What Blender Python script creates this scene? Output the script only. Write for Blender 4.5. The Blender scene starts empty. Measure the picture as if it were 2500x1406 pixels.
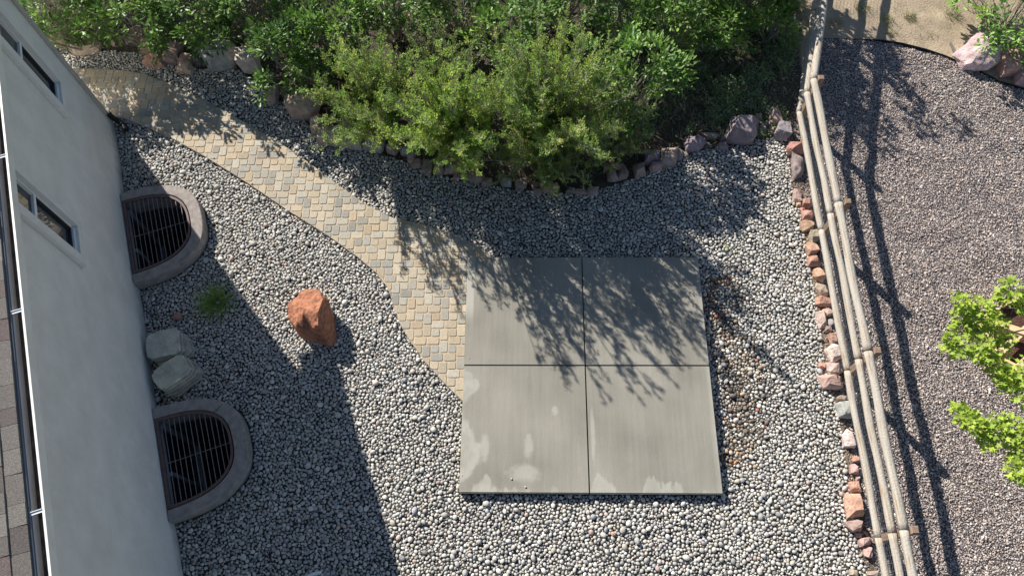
import bpy, bmesh, math, random
import numpy as np
from mathutils import Vector, Matrix, noise as mnoise

random.seed(7); rng = np.random.default_rng(7)
sc = bpy.context.scene
COL = sc.collection
R_ = math.radians

# ------------------------------------------------------------------ camera
CAMH = 11.3
FPX = 1824.33                       # focal length in pixels of the 2500 px wide picture
RC = np.array([[0.999765684, 0.000620458637, 0.0216377419],
               [0.00841222935, 0.909884915, -0.414775452],
               [-0.0199452060, 0.414860285, 0.909666495]])
cam = bpy.data.cameras.new("camera"); camo = bpy.data.objects.new("camera", cam)
COL.objects.link(camo); sc.camera = camo
cam.sensor_width = 36; cam.lens = 36 * FPX / 2500.0
cam.clip_start = 0.1; cam.clip_end = 2000
M = Matrix([list(r) for r in RC]).to_4x4(); M.translation = (0, 0, CAMH)
camo.matrix_world = M

# ------------------------------------------------------------------ sky, sun, exposure
SUNV = Vector((.982, -1.18, -1.0)).normalized()      # the way the light travels
el = math.asin(-SUNV.z)
w = bpy.data.worlds.new("World"); sc.world = w; w.use_nodes = True
nt = w.node_tree; nt.nodes.clear()
sky = nt.nodes.new('ShaderNodeTexSky'); sky.sky_type = 'NISHITA'; sky.sun_disc = False
sky.sun_elevation = el; sky.sun_rotation = math.atan2(-SUNV.x, -SUNV.y)
sky.altitude = 1800
bg = nt.nodes.new('ShaderNodeBackground'); bg.inputs[1].default_value = 0.076
wo = nt.nodes.new('ShaderNodeOutputWorld')
nt.links.new(sky.outputs[0], bg.inputs[0]); nt.links.new(bg.outputs[0], wo.inputs[0])
sl = bpy.data.lights.new("sun", 'SUN'); sl.energy = 5.0; sl.angle = R_(0.5); sl.color = (1.0, 0.955, 0.88)
so = bpy.data.objects.new("sun", sl); COL.objects.link(so)
so.rotation_euler = SUNV.to_track_quat('-Z', 'Y').to_euler(); so.location = (-8, 9, 14)
sc.view_settings.view_transform = 'Standard'; sc.view_settings.look = 'None'
sc.view_settings.exposure = 0.7; sc.view_settings.gamma = 1
sc.render.engine = 'CYCLES'
sc.cycles.max_bounces = 6; sc.cycles.diffuse_bounces = 3; sc.cycles.transmission_bounces = 4

def G(px, py, z=0.0):
    """real point at height z seen at a pixel of the 2500x1406 photograph"""
    r = RC @ np.array([(px - 1250) / FPX, -(py - 703) / FPX, -1.0])
    t = (CAMH - z) / (-r[2]); return np.array([r[0] * t, r[1] * t, z])
def G2(px, py, z=0.0): return tuple(G(px, py, z)[:2])

# ------------------------------------------------------------------ helpers
def mesh_np(name, V, F, mat, col=None, smooth=False, parent=None, mats=None):
    """V (n,3) array; F (m,k) int array of equal sized faces"""
    V = np.asarray(V, dtype=np.float32); F = np.asarray(F, dtype=np.int32)
    me = bpy.data.meshes.new(name)
    m, k = F.shape
    me.vertices.add(len(V)); me.vertices.foreach_set("co", V.ravel())
    me.loops.add(m * k); me.loops.foreach_set("vertex_index", F.ravel())
    me.polygons.add(m); me.polygons.foreach_set("loop_start", np.arange(0, m * k, k, dtype=np.int32))
    try: me.polygons.foreach_set("loop_total", np.full(m, k, dtype=np.int32))
    except Exception: pass
    me.polygons.foreach_set("use_smooth", np.full(m, smooth, dtype=bool))
    if col is not None:
        ca = me.color_attributes.new("Col", 'FLOAT_COLOR', 'POINT')
        c = np.ones((len(V), 4), dtype=np.float32); c[:, :3] = col
        ca.data.foreach_set("color", c.ravel())
    me.update(calc_edges=True)
    me.materials.append(mat)
    return link(name, me, parent)

def link(name, me, parent=None):
    o = bpy.data.objects.new(name, me); COL.objects.link(o)
    if parent is not None: o.parent = parent
    return o

class MB:
    def __init__(s): s.v = []; s.f = []; s.c = []
    def add(s, vs, fs, col=None):
        b = len(s.v); s.v += [tuple(map(float, p)) for p in vs]; s.f += [tuple(b + i for i in f) for f in fs]
        s.c += [col or (1, 1, 1)] * len(vs)
    def box(s, a, b, col=None):
        x0, y0, z0 = a; x1, y1, z1 = b
        s.add([(x0,y0,z0),(x1,y0,z0),(x1,y1,z0),(x0,y1,z0),(x0,y0,z1),(x1,y0,z1),(x1,y1,z1),(x0,y1,z1)],
              [(0,3,2,1),(4,5,6,7),(0,1,5,4),(1,2,6,5),(2,3,7,6),(3,0,4,7)], col)
    def prism(s, poly, z0, z1, col=None):
        n = len(poly)
        s.add([(x, y, z0) for x, y in poly] + [(x, y, z1) for x, y in poly],
              [tuple(range(n))[::-1], tuple(range(n, 2 * n))] + [(i, (i + 1) % n, n + (i + 1) % n, n + i) for i in range(n)], col)
    def tube(s, pts, rad, sides=6, col=None, cap=True, squash=1.0):
        pts = [Vector(p) for p in pts]; n = len(pts)
        if not hasattr(rad, '__len__'): rad = [rad] * n
        vs = []; up = None
        for i, p in enumerate(pts):
            t = (pts[min(i + 1, n - 1)] - pts[max(i - 1, 0)]).normalized()
            if up is None:
                a = Vector((0, 0, 1)) if abs(t.z) < .9 else Vector((1, 0, 0))
                up = (a - t * a.dot(t)).normalized()
            else:
                up = (up - t * up.dot(t)).normalized()
            sd = t.cross(up)
            for k in range(sides):
                an = 2 * math.pi * k / sides
                vs.append(p + (sd * math.cos(an) + up * math.sin(an) * squash) * rad[i])
        fs = [(i * sides + k, i * sides + (k + 1) % sides, (i + 1) * sides + (k + 1) % sides, (i + 1) * sides + k)
              for i in range(n - 1) for k in range(sides)]
        if cap:
            fs.append(tuple(range(sides))[::-1]); fs.append(tuple(range((n - 1) * sides, n * sides)))
        s.add(vs, fs, col)
    def build(s, name, mat, parent=None, smooth=False, off=None, bevel=0, col=False):
        me = bpy.data.meshes.new(name)
        v = s.v if off is None else [(a - off[0], b - off[1], c - off[2]) for a, b, c in s.v]
        me.from_pydata(v, [], s.f); me.update()
        if col:
            ca = me.color_attributes.new("Col", 'FLOAT_COLOR', 'POINT')
            c = np.ones((len(s.v), 4), dtype=np.float32); c[:, :3] = np.array(s.c)
            ca.data.foreach_set("color", c.ravel())
        if bevel:
            bm = bmesh.new(); bm.from_mesh(me)
            bmesh.ops.bevel(bm, geom=bm.edges[:], offset=bevel, segments=2, affect='EDGES', clamp_overlap=True)
            bm.to_mesh(me); bm.free()
        if smooth: me.polygons.foreach_set("use_smooth", [True] * len(me.polygons))
        me.materials.append(mat)
        return link(name, me, parent)

def tag(o, label, cat, group=None):
    o['label'] = label; o['category'] = cat
    if group: o['group'] = group
    return o
def structure(o): o['kind'] = 'structure'; return o
def stuff(o, label=None, cat=None):
    o['kind'] = 'stuff'
    if label: o['label'] = label; o['category'] = cat
    return o
def thing(name, label, cat, loc=(0, 0, 0), rz=0, group=None):
    o = bpy.data.objects.new(name, None); COL.objects.link(o)
    o.location = loc; o.rotation_euler = (0, 0, rz); o.empty_display_size = .2
    return tag(o, label, cat, group)

# ------------------------------------------------------------------ materials
def mat(name, c1, c2=None, scale=5, detail=6, rough=.9, bump=0, bscale=40, attr=False, stretch=None, spec=.3, trans=0, metal=0, attrmix=None):
    m = bpy.data.materials.new(name); m.use_nodes = True; n = m.node_tree; N = n.nodes; L = n.links
    b = N['Principled BSDF']; b.inputs['Roughness'].default_value = rough
    b.inputs['Specular IOR Level'].default_value = spec; b.inputs['Metallic'].default_value = metal
    tc = N.new('ShaderNodeTexCoord'); src = tc.outputs['Object']
    if stretch:
        mp = N.new('ShaderNodeMapping'); mp.inputs['Scale'].default_value = stretch; L.new(src, mp.inputs[0]); src = mp.outputs[0]
    nz = N.new('ShaderNodeTexNoise'); nz.inputs['Scale'].default_value = scale; nz.inputs['Detail'].default_value = detail
    nz.inputs['Roughness'].default_value = .6
    L.new(src, nz.inputs['Vector'])
    out = None
    if attr:
        at = N.new('ShaderNodeAttribute'); at.attribute_name = 'Col'
        mr = N.new('ShaderNodeMapRange'); mr.inputs[1].default_value = .3; mr.inputs[2].default_value = .7
        mr.inputs[3].default_value = c1[0]; mr.inputs[4].default_value = (c2 or c1)[0]
        L.new(nz.outputs[0], mr.inputs[0])
        mx = N.new('ShaderNodeMix'); mx.data_type = 'RGBA'; mx.blend_type = 'MULTIPLY'; mx.inputs[0].default_value = 1
        L.new(at.outputs['Color'], mx.inputs[6]); L.new(mr.outputs[0], mx.inputs[7]); out = mx.outputs[2]
    elif c2 is not None:
        cr = N.new('ShaderNodeValToRGB'); cr.color_ramp.elements[0].position = .35; cr.color_ramp.elements[1].position = .65
        cr.color_ramp.elements[0].color = (*c1, 1); cr.color_ramp.elements[1].color = (*c2, 1)
        L.new(nz.outputs[0], cr.inputs[0]); out = cr.outputs[0]
    if out is not None: L.new(out, b.inputs['Base Color'])
    else: b.inputs['Base Color'].default_value = (*c1, 1)
    if bump:
        n2 = N.new('ShaderNodeTexNoise'); n2.inputs['Scale'].default_value = bscale; n2.inputs['Detail'].default_value = 5
        L.new(tc.outputs['Object'], n2.inputs['Vector'])
        bp = N.new('ShaderNodeBump'); bp.inputs['Strength'].default_value = bump; bp.inputs['Distance'].default_value = .02
        L.new(n2.outputs[0], bp.inputs['Height']); L.new(bp.outputs[0], b.inputs['Normal'])
    if trans:
        tr = N.new('ShaderNodeBsdfTranslucent'); ms = N.new('ShaderNodeMixShader'); ms.inputs[0].default_value = trans
        if out is not None: L.new(out, tr.inputs['Color'])
        else: tr.inputs['Color'].default_value = (*c1, 1)
        mo = N['Material Output']; L.new(b.outputs[0], ms.inputs[1]); L.new(tr.outputs[0], ms.inputs[2]); L.new(ms.outputs[0], mo.inputs[0])
    return m

MT = {}
MT['soil'] = mat('ground_soil', (.75,)*3, (1.2,)*3, scale=3, detail=10, attr=True, bump=.8, bscale=25)
MT['pebble'] = mat('river_pebble', (.8,)*3, (1.15,)*3, scale=22, attr=True, rough=.75, bump=.3, bscale=70)
MT['crush'] = mat('crushed_stone', (.8,)*3, (1.2,)*3, scale=30, attr=True, rough=.85)
MT['paver'] = mat('paver_concrete', (.84,)*3, (1.12,)*3, scale=28, detail=8, attr=True, rough=.9, bump=.45, bscale=120)
MT['sand'] = mat('joint_sand', (.4, .32, .22), (.5, .4, .29), scale=12, bump=.4, bscale=150)
MT['stucco'] = mat('stucco_wall', (.67, .64, .59), (.77, .74, .69), scale=1.9, detail=7, rough=.95, bump=.5, bscale=60)
MT['surround'] = mat('surround_stucco', (.66, .645, .61), (.72, .7, .66), scale=6, rough=.9, bump=.25, bscale=90)
MT['vinyl'] = mat('white_vinyl', (.74, .75, .75), rough=.4)
MT['bvinyl'] = mat('shaded_vinyl', (.36, .38, .41), rough=.5)  # white basement frames, greyed to paint in the deep shade of the wells
MT['glass'] = mat('dark_glass', (.03, .035, .04), rough=.04, spec=.9)
MT['screen'] = mat('insect_screen', (.035, .037, .04), rough=.8)
MT['metalw'] = mat('cream_metal', (.78, .76, .71), (.7, .67, .6), scale=3, rough=.45)
MT['downs'] = mat('taupe_metal', (.42, .385, .335), (.48, .44, .385), scale=2, rough=.5)
MT['gutin'] = mat('gutter_grime', (.07, .055, .042), (.16, .13, .1), scale=9, rough=.95, bump=.5)
MT['flash'] = mat('drip_edge_metal', (.24, .25, .26), rough=.4, metal=.3)
MT['shingle'] = mat('asphalt_shingle', (.6,)*3, (1.35,)*3, scale=90, detail=3, attr=True, rough=.95, bump=.5, bscale=150)
MT['concr'] = mat('curb_concrete', (.235, .2, .18), (.36, .32, .29), scale=9, detail=9, rough=.9, bump=.4, bscale=60)
MT['bar'] = mat('worn_steel_bar', (.2, .15, .135), (.3, .24, .22), scale=30, rough=.55)
MT['steel'] = mat('brown_painted_steel', (.11, .07, .065), (.15, .1, .09), scale=20, rough=.6)
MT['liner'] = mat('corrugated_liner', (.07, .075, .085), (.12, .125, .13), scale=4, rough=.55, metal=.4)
MT['black'] = mat('black_plastic', (.015, .015, .016), rough=.6)
MT['pvc'] = mat('white_pvc', (.72, .74, .75), rough=.4)
MT['bark'] = mat('grey_bark', (.13, .11, .09), (.24, .21, .18), scale=20, rough=.95)
MT['twig'] = mat('pale_twig', (.2, .17, .14), (.34, .3, .26), scale=20, rough=.95)
MT['oak'] = mat('oak_leaf', (.85,)*3, (1.15,)*3, scale=6, attr=True, rough=.42, spec=.5, trans=.3)
MT['mahog'] = mat('small_leaf', (.85,)*3, (1.15,)*3, scale=5, attr=True, rough=.5, spec=.4, trans=.4)
MT['maple'] = mat('maple_leaf', (.9,)*3, (1.1,)*3, scale=6, attr=True, rough=.5, spec=.35, trans=.38)
MT['grass'] = mat('grass_blade', (.85,)*3, (1.15,)*3, scale=4, attr=True, rough=.7, trans=.25)
MT['rock'] = mat('broken_rock', (.72,)*3, (1.25,)*3, scale=9, detail=10, attr=True, rough=.92, bump=.7, bscale=30)
MT['boulder'] = mat('red_sandstone', (.55,)*3, (1.45,)*3, scale=11, detail=12, attr=True, rough=.92, bump=1.0, bscale=22, stretch=(1, 1, 2.5))
MT['planter'] = mat('cedar_board', (.68, .46, .23), (.8, .6, .36), scale=4, stretch=(1, 14, 14), rough=.7)
MT['mulch'] = mat('bark_mulch', (.05, .025, .018), (.14, .07, .05), scale=40, bump=1, bscale=50)
MT['paper'] = mat('pale_board', (.55, .58, .58), (.7, .72, .72), scale=20)

def wall_material():
    m = MT['stucco']; N = m.node_tree.nodes; L = m.node_tree.links; b = N['Principled BSDF']
    base = b.inputs['Base Color'].links[0].from_socket
    tc = N.new('ShaderNodeTexCoord'); sx = N.new('ShaderNodeSeparateXYZ'); L.new(tc.outputs['Object'], sx.inputs[0])
    n1 = N.new('ShaderNodeTexNoise'); n1.inputs['Scale'].default_value = 7; n1.inputs['Detail'].default_value = 8; L.new(tc.outputs['Object'], n1.inputs[0])
    a = N.new('ShaderNodeMath'); a.operation = 'MULTIPLY_ADD'; a.inputs[1].default_value = .7; L.new(n1.outputs[0], a.inputs[0]); 
    z = N.new('ShaderNodeMath'); z.operation = 'MULTIPLY'; z.inputs[1].default_value = -1.4; L.new(sx.outputs[2], z.inputs[0]); L.new(z.outputs[0], a.inputs[2])
    mr = N.new('ShaderNodeMapRange'); mr.interpolation_type = 'SMOOTHSTEP'; mr.inputs[1].default_value = -.05; mr.inputs[2].default_value = .45; L.new(a.outputs[0], mr.inputs[0])
    k = N.new('ShaderNodeMath'); k.operation = 'MULTIPLY'; k.inputs[1].default_value = .55; L.new(mr.outputs[0], k.inputs[0])
    mx = N.new('ShaderNodeMix'); mx.data_type = 'RGBA'; L.new(k.outputs[0], mx.inputs[0]); L.new(base, mx.inputs[6]); mx.inputs[7].default_value = (.33, .29, .24, 1)
    L.new(mx.outputs[2], b.inputs['Base Color'])
    bp = [q for q in N if q.type == 'BUMP'][0]; n2 = N.new('ShaderNodeTexNoise'); n2.inputs['Scale'].default_value = 6; n2.inputs['Detail'].default_value = 6; L.new(tc.outputs['Object'], n2.inputs[0])
    b2 = N.new('ShaderNodeBump'); b2.inputs['Strength'].default_value = .5; b2.inputs['Distance'].default_value = .05; L.new(n2.outputs[0], b2.inputs['Height']); L.new(bp.outputs[0], b2.inputs['Normal']); L.new(b2.outputs[0], b.inputs['Normal'])
wall_material()

# ------------------------------------------------------------------ the wall frame of the house
HA = R_(-70.3)
HC = np.array([-7.757, 8.54])
HD = np.array([math.cos(HA), math.sin(HA)]); HN = np.array([-HD[1], HD[0]])
def uv(x, y):
    dx = np.asarray(x) - HC[0]; dy = np.asarray(y) - HC[1]
    return dx * HD[0] + dy * HD[1], dx * HN[0] + dy * HN[1]
def wxy(u, v): return HC[0] + u * HD[0] + v * HN[0], HC[1] + u * HD[1] + v * HN[1]
WELLS = [(2.69, .92), (6.75, .88)]
WP = 2.7
def in_well(x, y, k=1.0):
    u, v = uv(x, y); r = np.zeros(np.shape(u), bool)
    for cu, a in WELLS:
        r |= (np.abs((u - cu) / (a * k)) ** WP + np.abs(v / (1.3 * k)) ** WP < 1) & (v > -.3)
    return r

def pip(x, y, poly):
    x = np.asarray(x); y = np.asarray(y); ins = np.zeros(x.shape, bool); n = len(poly)
    for i in range(n):
        x0, y0 = poly[i]; x1, y1 = poly[(i + 1) % n]
        if y0 == y1: continue
        c = ((y0 > y) != (y1 > y)) & (x < (x1 - x0) * (y - y0) / (y1 - y0) + x0); ins ^= c
    return ins
def segdist(x, y, pts):
    d = np.full(np.shape(x), 1e9)
    for (x0, y0), (x1, y1) in zip(pts[:-1], pts[1:]):
        dx, dy = x1 - x0, y1 - y0; t = np.clip(((x - x0) * dx + (y - y0) * dy) / (dx * dx + dy * dy), 0, 1)
        d = np.minimum(d, np.hypot(x - x0 - t * dx, y - y0 - t * dy))
    return d

# ------------------------------------------------------------------ outlines of the yard
P0 = G(1143, 628, .10); P2 = G(1764, 1203, .10)
PADX0, PADX1 = -1.015, 2.835
PADY0, PADY1 = G(1430, 1203, .10)[1], G(1430, 628, .10)[1]
UP = [(20,160),(110,163),(180,168),(235,168),(290,171),(350,180),(420,206),(510,250),(600,300),(700,360),(760,401),(830,455),(900,503),(960,532),(1020,545),(1100,566),(1160,596),(1212,630)]
LO = [(1128,978),(1080,930),(1035,880),(1000,830),(976,790),(963,750),(945,700),(918,665),(870,625),(800,575),(700,512),(600,444),(500,382),(430,343),(350,307),(290,285),(200,275),(60,280)]
UPW = [G2(x, y, .03) for x, y in UP]; LOW = [G2(x, y, .03) for x, y in LO]
PATH = UPW + [(PADX0 + .25, PADY1 - .05), (PADX0 + .05, PADY1 - .05), (PADX0 + .05, LOW[0][1])] + LOW
BEDTOP = [(60,150),(150,112),(260,122),(350,130),(400,150),(480,165),(580,172),(640,205),(680,243),(740,290),(780,345),(860,365),(930,378),(1000,400),(1060,430),(1130,438),(1200,452),(1290,463),(1350,472),(1430,478),(1480,458),(1530,440),(1590,415),(1640,402),(1700,368),(1760,356),(1850,342),(1918,345),(1930,440),(1948,505),(1968,600),(1985,690),(1998,780),(2016,900),(2035,985),(2058,1080),(2072,1200),(2090,1310),(2122,1406)]
BED = [G2(x, y) for x, y in BEDTOP] + [(4.5, -1.2), wxy(10.9, 0), wxy(-.1, 0), (-11.2, 9.0)]
EDGE = [(2012,97),(2050,97),(2100,98),(2150,100),(2200,107),(2260,122),(2310,139),(2350,157),(2400,180),(2440,200),(2500,218),(2600,250)]
EDW = [G2(x, y) for x, y in EDGE]
NEIGH = [(4.80, -1.5), (4.80, 8.55)] + EDW + [(11.5, 8.2), (11.5, -1.5)]

def fbm(x, y, s, seed=0):
    r = np.zeros(np.shape(x)); g = np.random.default_rng(seed)
    for k in range(5):
        a = g.uniform(0, 6.28, 4); f = s * (1.7 ** k)
        r += (np.sin(x * f * math.cos(a[0]) + y * f * math.sin(a[0]) + a[1]) * np.sin(y * f * math.cos(a[2]) - x * f * math.sin(a[2]) + a[3])) / (1.5 ** k)
    return r
def hz(x, y):
    x = np.asarray(x, float); y = np.asarray(y, float)
    near = np.clip(segdist(x, y, PATH + [PATH[0]]) / .5, 0, 1)
    pd = np.hypot(np.maximum(np.maximum(PADX0 - x, x - PADX1), 0), np.maximum(np.maximum(PADY0 - y, y - PADY1), 0))
    near = near * np.clip(pd / .5, 0, 1)
    h = -.035 + fbm(x, y, 1.5, 3) * .024 * near + fbm(x, y, 4.5, 5) * .012 * near
    # gravel hollow along the right side of the slab, rising again toward the fence
    h = h - .085 * np.exp(-((x - 3.2) / .3) ** 2) * np.clip((y - 1.2) / 1.2, 0, 1) * np.clip((6.6 - y) / 1.2, 0, 1) + .05 * np.clip((x - 3.3) / 1.2, 0, 1) * np.clip((5.3 - x) / .4, 0, 1)
    return h

# ------------------------------------------------------------------ ground sheet, reaches the horizon
xs = np.concatenate([[-400, -200, -90, -45, -25, -18], np.arange(-13, 12.01, .09), [14, 18, 25, 45, 90, 200, 400]])
ys = np.concatenate([[-400, -200, -90, -40, -20, -10, -5], np.arange(-2.5, 15.01, .09), [17, 20, 26, 45, 90, 200, 400]])
X, Y = np.meshgrid(xs, ys); Z = hz(X, Y) * ((np.abs(X) < 13.5) & (Y < 16)) - .04 * (1 - ((np.abs(X) < 13.5) & (Y < 16)))
# planting bed rises a little behind the stones
bedin = pip(X, Y, BED); neigh = pip(X, Y, NEIGH)
pathin = pip(X, Y, PATH)
Z[pathin] = -.045
Z[(X > PADX0) & (X < PADX1) & (Y > PADY0) & (Y < PADY1)] = -.06
cols = np.zeros(X.shape + (3,)); cols[:] = (.075, .06, .042)
sandm = (X > 5.2) & (Y > 8) & ~neigh
cols[sandm] = (.36, .285, .2)
cols[(X > 4.4) & (X < 5.2) & (Y < 8.5)] = (.2, .155, .115)
cols[bedin] = (.055, .05, .043); cols[neigh] = (.085, .07, .068)  # pebble bed coloured dark to paint the shade in gaps between stones
far = (X < -13) | (X > 12) | (Y < -2.6) | (Y > 15); cols[far] = (.16, .14, .09)
ny, nx = X.shape; V = np.stack([X, Y, Z], -1).reshape(-1, 3)
I = np.arange(ny * nx).reshape(ny, nx)
F = np.stack([I[:-1, :-1], I[:-1, 1:], I[1:, 1:], I[1:, :-1]], -1).reshape(-1, 4)
cx = V[F].mean(1); keep = ~in_well(cx[:, 0], cx[:, 1], .9)
structure(mesh_np('ground', V, F[keep], MT['soil'], cols.reshape(-1, 3), smooth=True))

# ------------------------------------------------------------------ concrete slab
def pad_material():
    m = bpy.data.materials.new('slab_concrete'); m.use_nodes = True; n = m.node_tree; N = n.nodes; L = n.links
    b = N['Principled BSDF']; b.inputs['Roughness'].default_value = .8; b.inputs['Specular IOR Level'].default_value = .35
    tc = N.new('ShaderNodeTexCoord'); sx = N.new('ShaderNodeSeparateXYZ'); L.new(tc.outputs['Object'], sx.inputs[0])
    def noise(scale, det, st=None):
        z = N.new('ShaderNodeTexNoise'); z.inputs['Scale'].default_value = scale; z.inputs['Detail'].default_value = det
        if st:
            mp = N.new('ShaderNodeMapping'); mp.inputs['Scale'].default_value = st; L.new(tc.outputs['Object'], mp.inputs[0]); L.new(mp.outputs[0], z.inputs[0])
        else: L.new(tc.outputs['Object'], z.inputs[0])
        return z.outputs[0]
    def ma(op, a, b_=None, c=None):
        q = N.new('ShaderNodeMath'); q.operation = op
        for i, v in enumerate((a, b_, c)):
            if v is None: continue
            if isinstance(v, (int, float)): q.inputs[i].default_value = v
            else: L.new(v, q.inputs[i])
        return q.outputs[0]
    def ramp(v, lo, hi):
        r = N.new('ShaderNodeMapRange'); r.interpolation_type = 'SMOOTHSTEP'; r.inputs[1].default_value = lo; r.inputs[2].default_value = hi
        L.new(v, r.inputs[0]); return r.outputs[0]
    x, y = sx.outputs[0], sx.outputs[1]      # origin at the slab's near left corner, metres
    n1 = noise(1.7, 4); n2 = noise(.8, 6); st = noise(3.0, 6, (6, .35, 1)); fi = noise(60, 5)
    W = PADX1 - PADX0; D = PADY1 - PADY0
    # pale dried margin: left side and the near edge, ragged by noise
    dl = ma('SUBTRACT', ma('MULTIPLY', ramp(n1, .4, .66), .34), x)
    dl = ma('SUBTRACT', dl, ma('MULTIPLY', ramp(y, 1.7, 2.1), .3))
    db = ma('SUBTRACT', ma('MULTIPLY', ramp(noise(2.6, 6, (1.6, .5, 1)), .44, .72), .34), y)
    dr = ma('SUBTRACT', .05, ma('SUBTRACT', W, x))
    edge = ma('MAXIMUM', ma('MAXIMUM', dl, db), dr)
    em = ma('MULTIPLY', ramp(edge, -.05, .07), ma('ADD', .55, ma('MULTIPLY', ramp(noise(5, 6), .35, .65), .45)))
    # tall dry tongue at the far left corner
    tg = ma('SUBTRACT', .13, x); tgm = ma('MULTIPLY', ramp(tg, -.01, .02), ramp(y, 2.6, 3.0))
    em = ma('MAXIMUM', em, tgm)
    # a few small dry spots
    sp = None
    for (sxp, syp, rx, ry) in ((1.02, .68, .07, .17), (1.42, 1.22, .05, .07), (.95, .28, .24, .13), (.36, .66, .07, .2), (1.99, .85, .035, .38)):
        a = ma('DIVIDE', ma('SUBTRACT', x, sxp), rx); c = ma('DIVIDE', ma('SUBTRACT', y, syp), ry)
        d = ma('ADD', ma('MULTIPLY', a, a), ma('MULTIPLY', c, c)); d = ma('ADD', d, ma('MULTIPLY', ma('SUBTRACT', noise(9, 3), .5), 2.4))
        q = ramp(ma('SUBTRACT', 1.0, d), -.7, .9); sp = q if sp is None else ma('MAXIMUM', sp, q)
    em = ma('MAXIMUM', em, ma('MULTIPLY', sp, .75))
    base = N.new('ShaderNodeValToRGB'); base.color_ramp.elements[0].position = .34; base.color_ramp.elements[1].position = .66
    base.color_ramp.elements[0].color = (.19, .178, .145, 1); base.color_ramp.elements[1].color = (.335, .312, .262, 1)
    mixn = ma('ADD', ma('MULTIPLY', n2, .6), ma('MULTIPLY', st, .18)); mixn = ma('ADD', mixn, ma('MULTIPLY', fi, .22))
    L.new(mixn, base.inputs[0])
    mx = N.new('ShaderNodeMix'); mx.data_type = 'RGBA'; L.new(ma('MULTIPLY', em, .72), mx.inputs[0]); L.new(base.outputs[0], mx.inputs[6]); mx.inputs[7].default_value = (.43, .415, .36, 1)
    L.new(mx.outputs[2], b.inputs['Base Color'])
    bp = N.new('ShaderNodeBump'); bp.inputs['Strength'].default_value = .25; bp.inputs['Distance'].default_value = .01
    L.new(noise(18, 8, (3, .6, 1)), bp.inputs['Height']); L.new(bp.outputs[0], b.inputs['Normal'])
    return m
mb = MB(); JX = 1.005 - .004; gap = .007
jx = G(1433, 1000, .1)[0]; jy = G(1430, 892, .1)[1]
for a, b_ in ((PADX0, jx - gap), (jx + gap, PADX1)):
    for c, d in ((PADY0, jy - gap), (jy + gap, PADY1)): mb.box((a, c, -.02), (b_, d, .10))
slab = mb.build('concrete_slab', pad_material(), off=(PADX0, PADY0, 0), bevel=.008); slab.location = (PADX0, PADY0, 0); structure(slab)
mb = MB(); mb.box((PADX0 + .01, PADY0 + .01, -.12), (PADX1 - .01, PADY1 - .01, .06))
core = mb.build('slab_core', mat('slab_core', (.06, .056, .05)), slab, off=(PADX0, PADY0, 0))

# ------------------------------------------------------------------ paver path
def clip_half(poly, p, q):
    # keep the left side of p->q
    out = []; nx_, ny_ = -(q[1] - p[1]), q[0] - p[0]
    def sd(a): return (a[0] - p[0]) * nx_ + (a[1] - p[1]) * ny_
    for i in range(len(poly)):
        a = poly[i]; b = poly[(i + 1) % len(poly)]; da, db = sd(a), sd(b)
        if da >= 0: out.append(a)
        if (da > 0 > db) or (da < 0 < db):
            t = da / (da - db); out.append((a[0] + (b[0] - a[0]) * t, a[1] + (b[1] - a[1]) * t))
    return out
area = sum(PATH[i][0] * PATH[(i + 1) % len(PATH)][1] - PATH[(i + 1) % len(PATH)][0] * PATH[i][1] for i in range(len(PATH)))
PC = PATH if area > 0 else PATH[::-1]
cell = .0695; rot = R_(0.6)
tiles = [((0, 0), 3, 2), ((3, 0), 3, 2), ((6, -2), 2, 3), ((6, 1), 2, 3), ((0, 2), 2, 2), ((0, 6), 2, 2)]
mb = MB(); prng = random.Random(5)
pv_cols = [(.465, .39, .285), (.445, .37, .265), (.475, .41, .315), (.315, .3, .26), (.35, .33, .285), (.41, .375, .31), (.44, .4, .325), (.46, .365, .255)]
pw = [5, 4, 4, 3, 4, 4, 4, 2]
cr, sr = math.cos(rot), math.sin(rot)
ox, oy = PADX0 - .01, PADY1
segs = [(PC[i], PC[(i + 1) % len(PC)]) for i in range(len(PC))]
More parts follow.
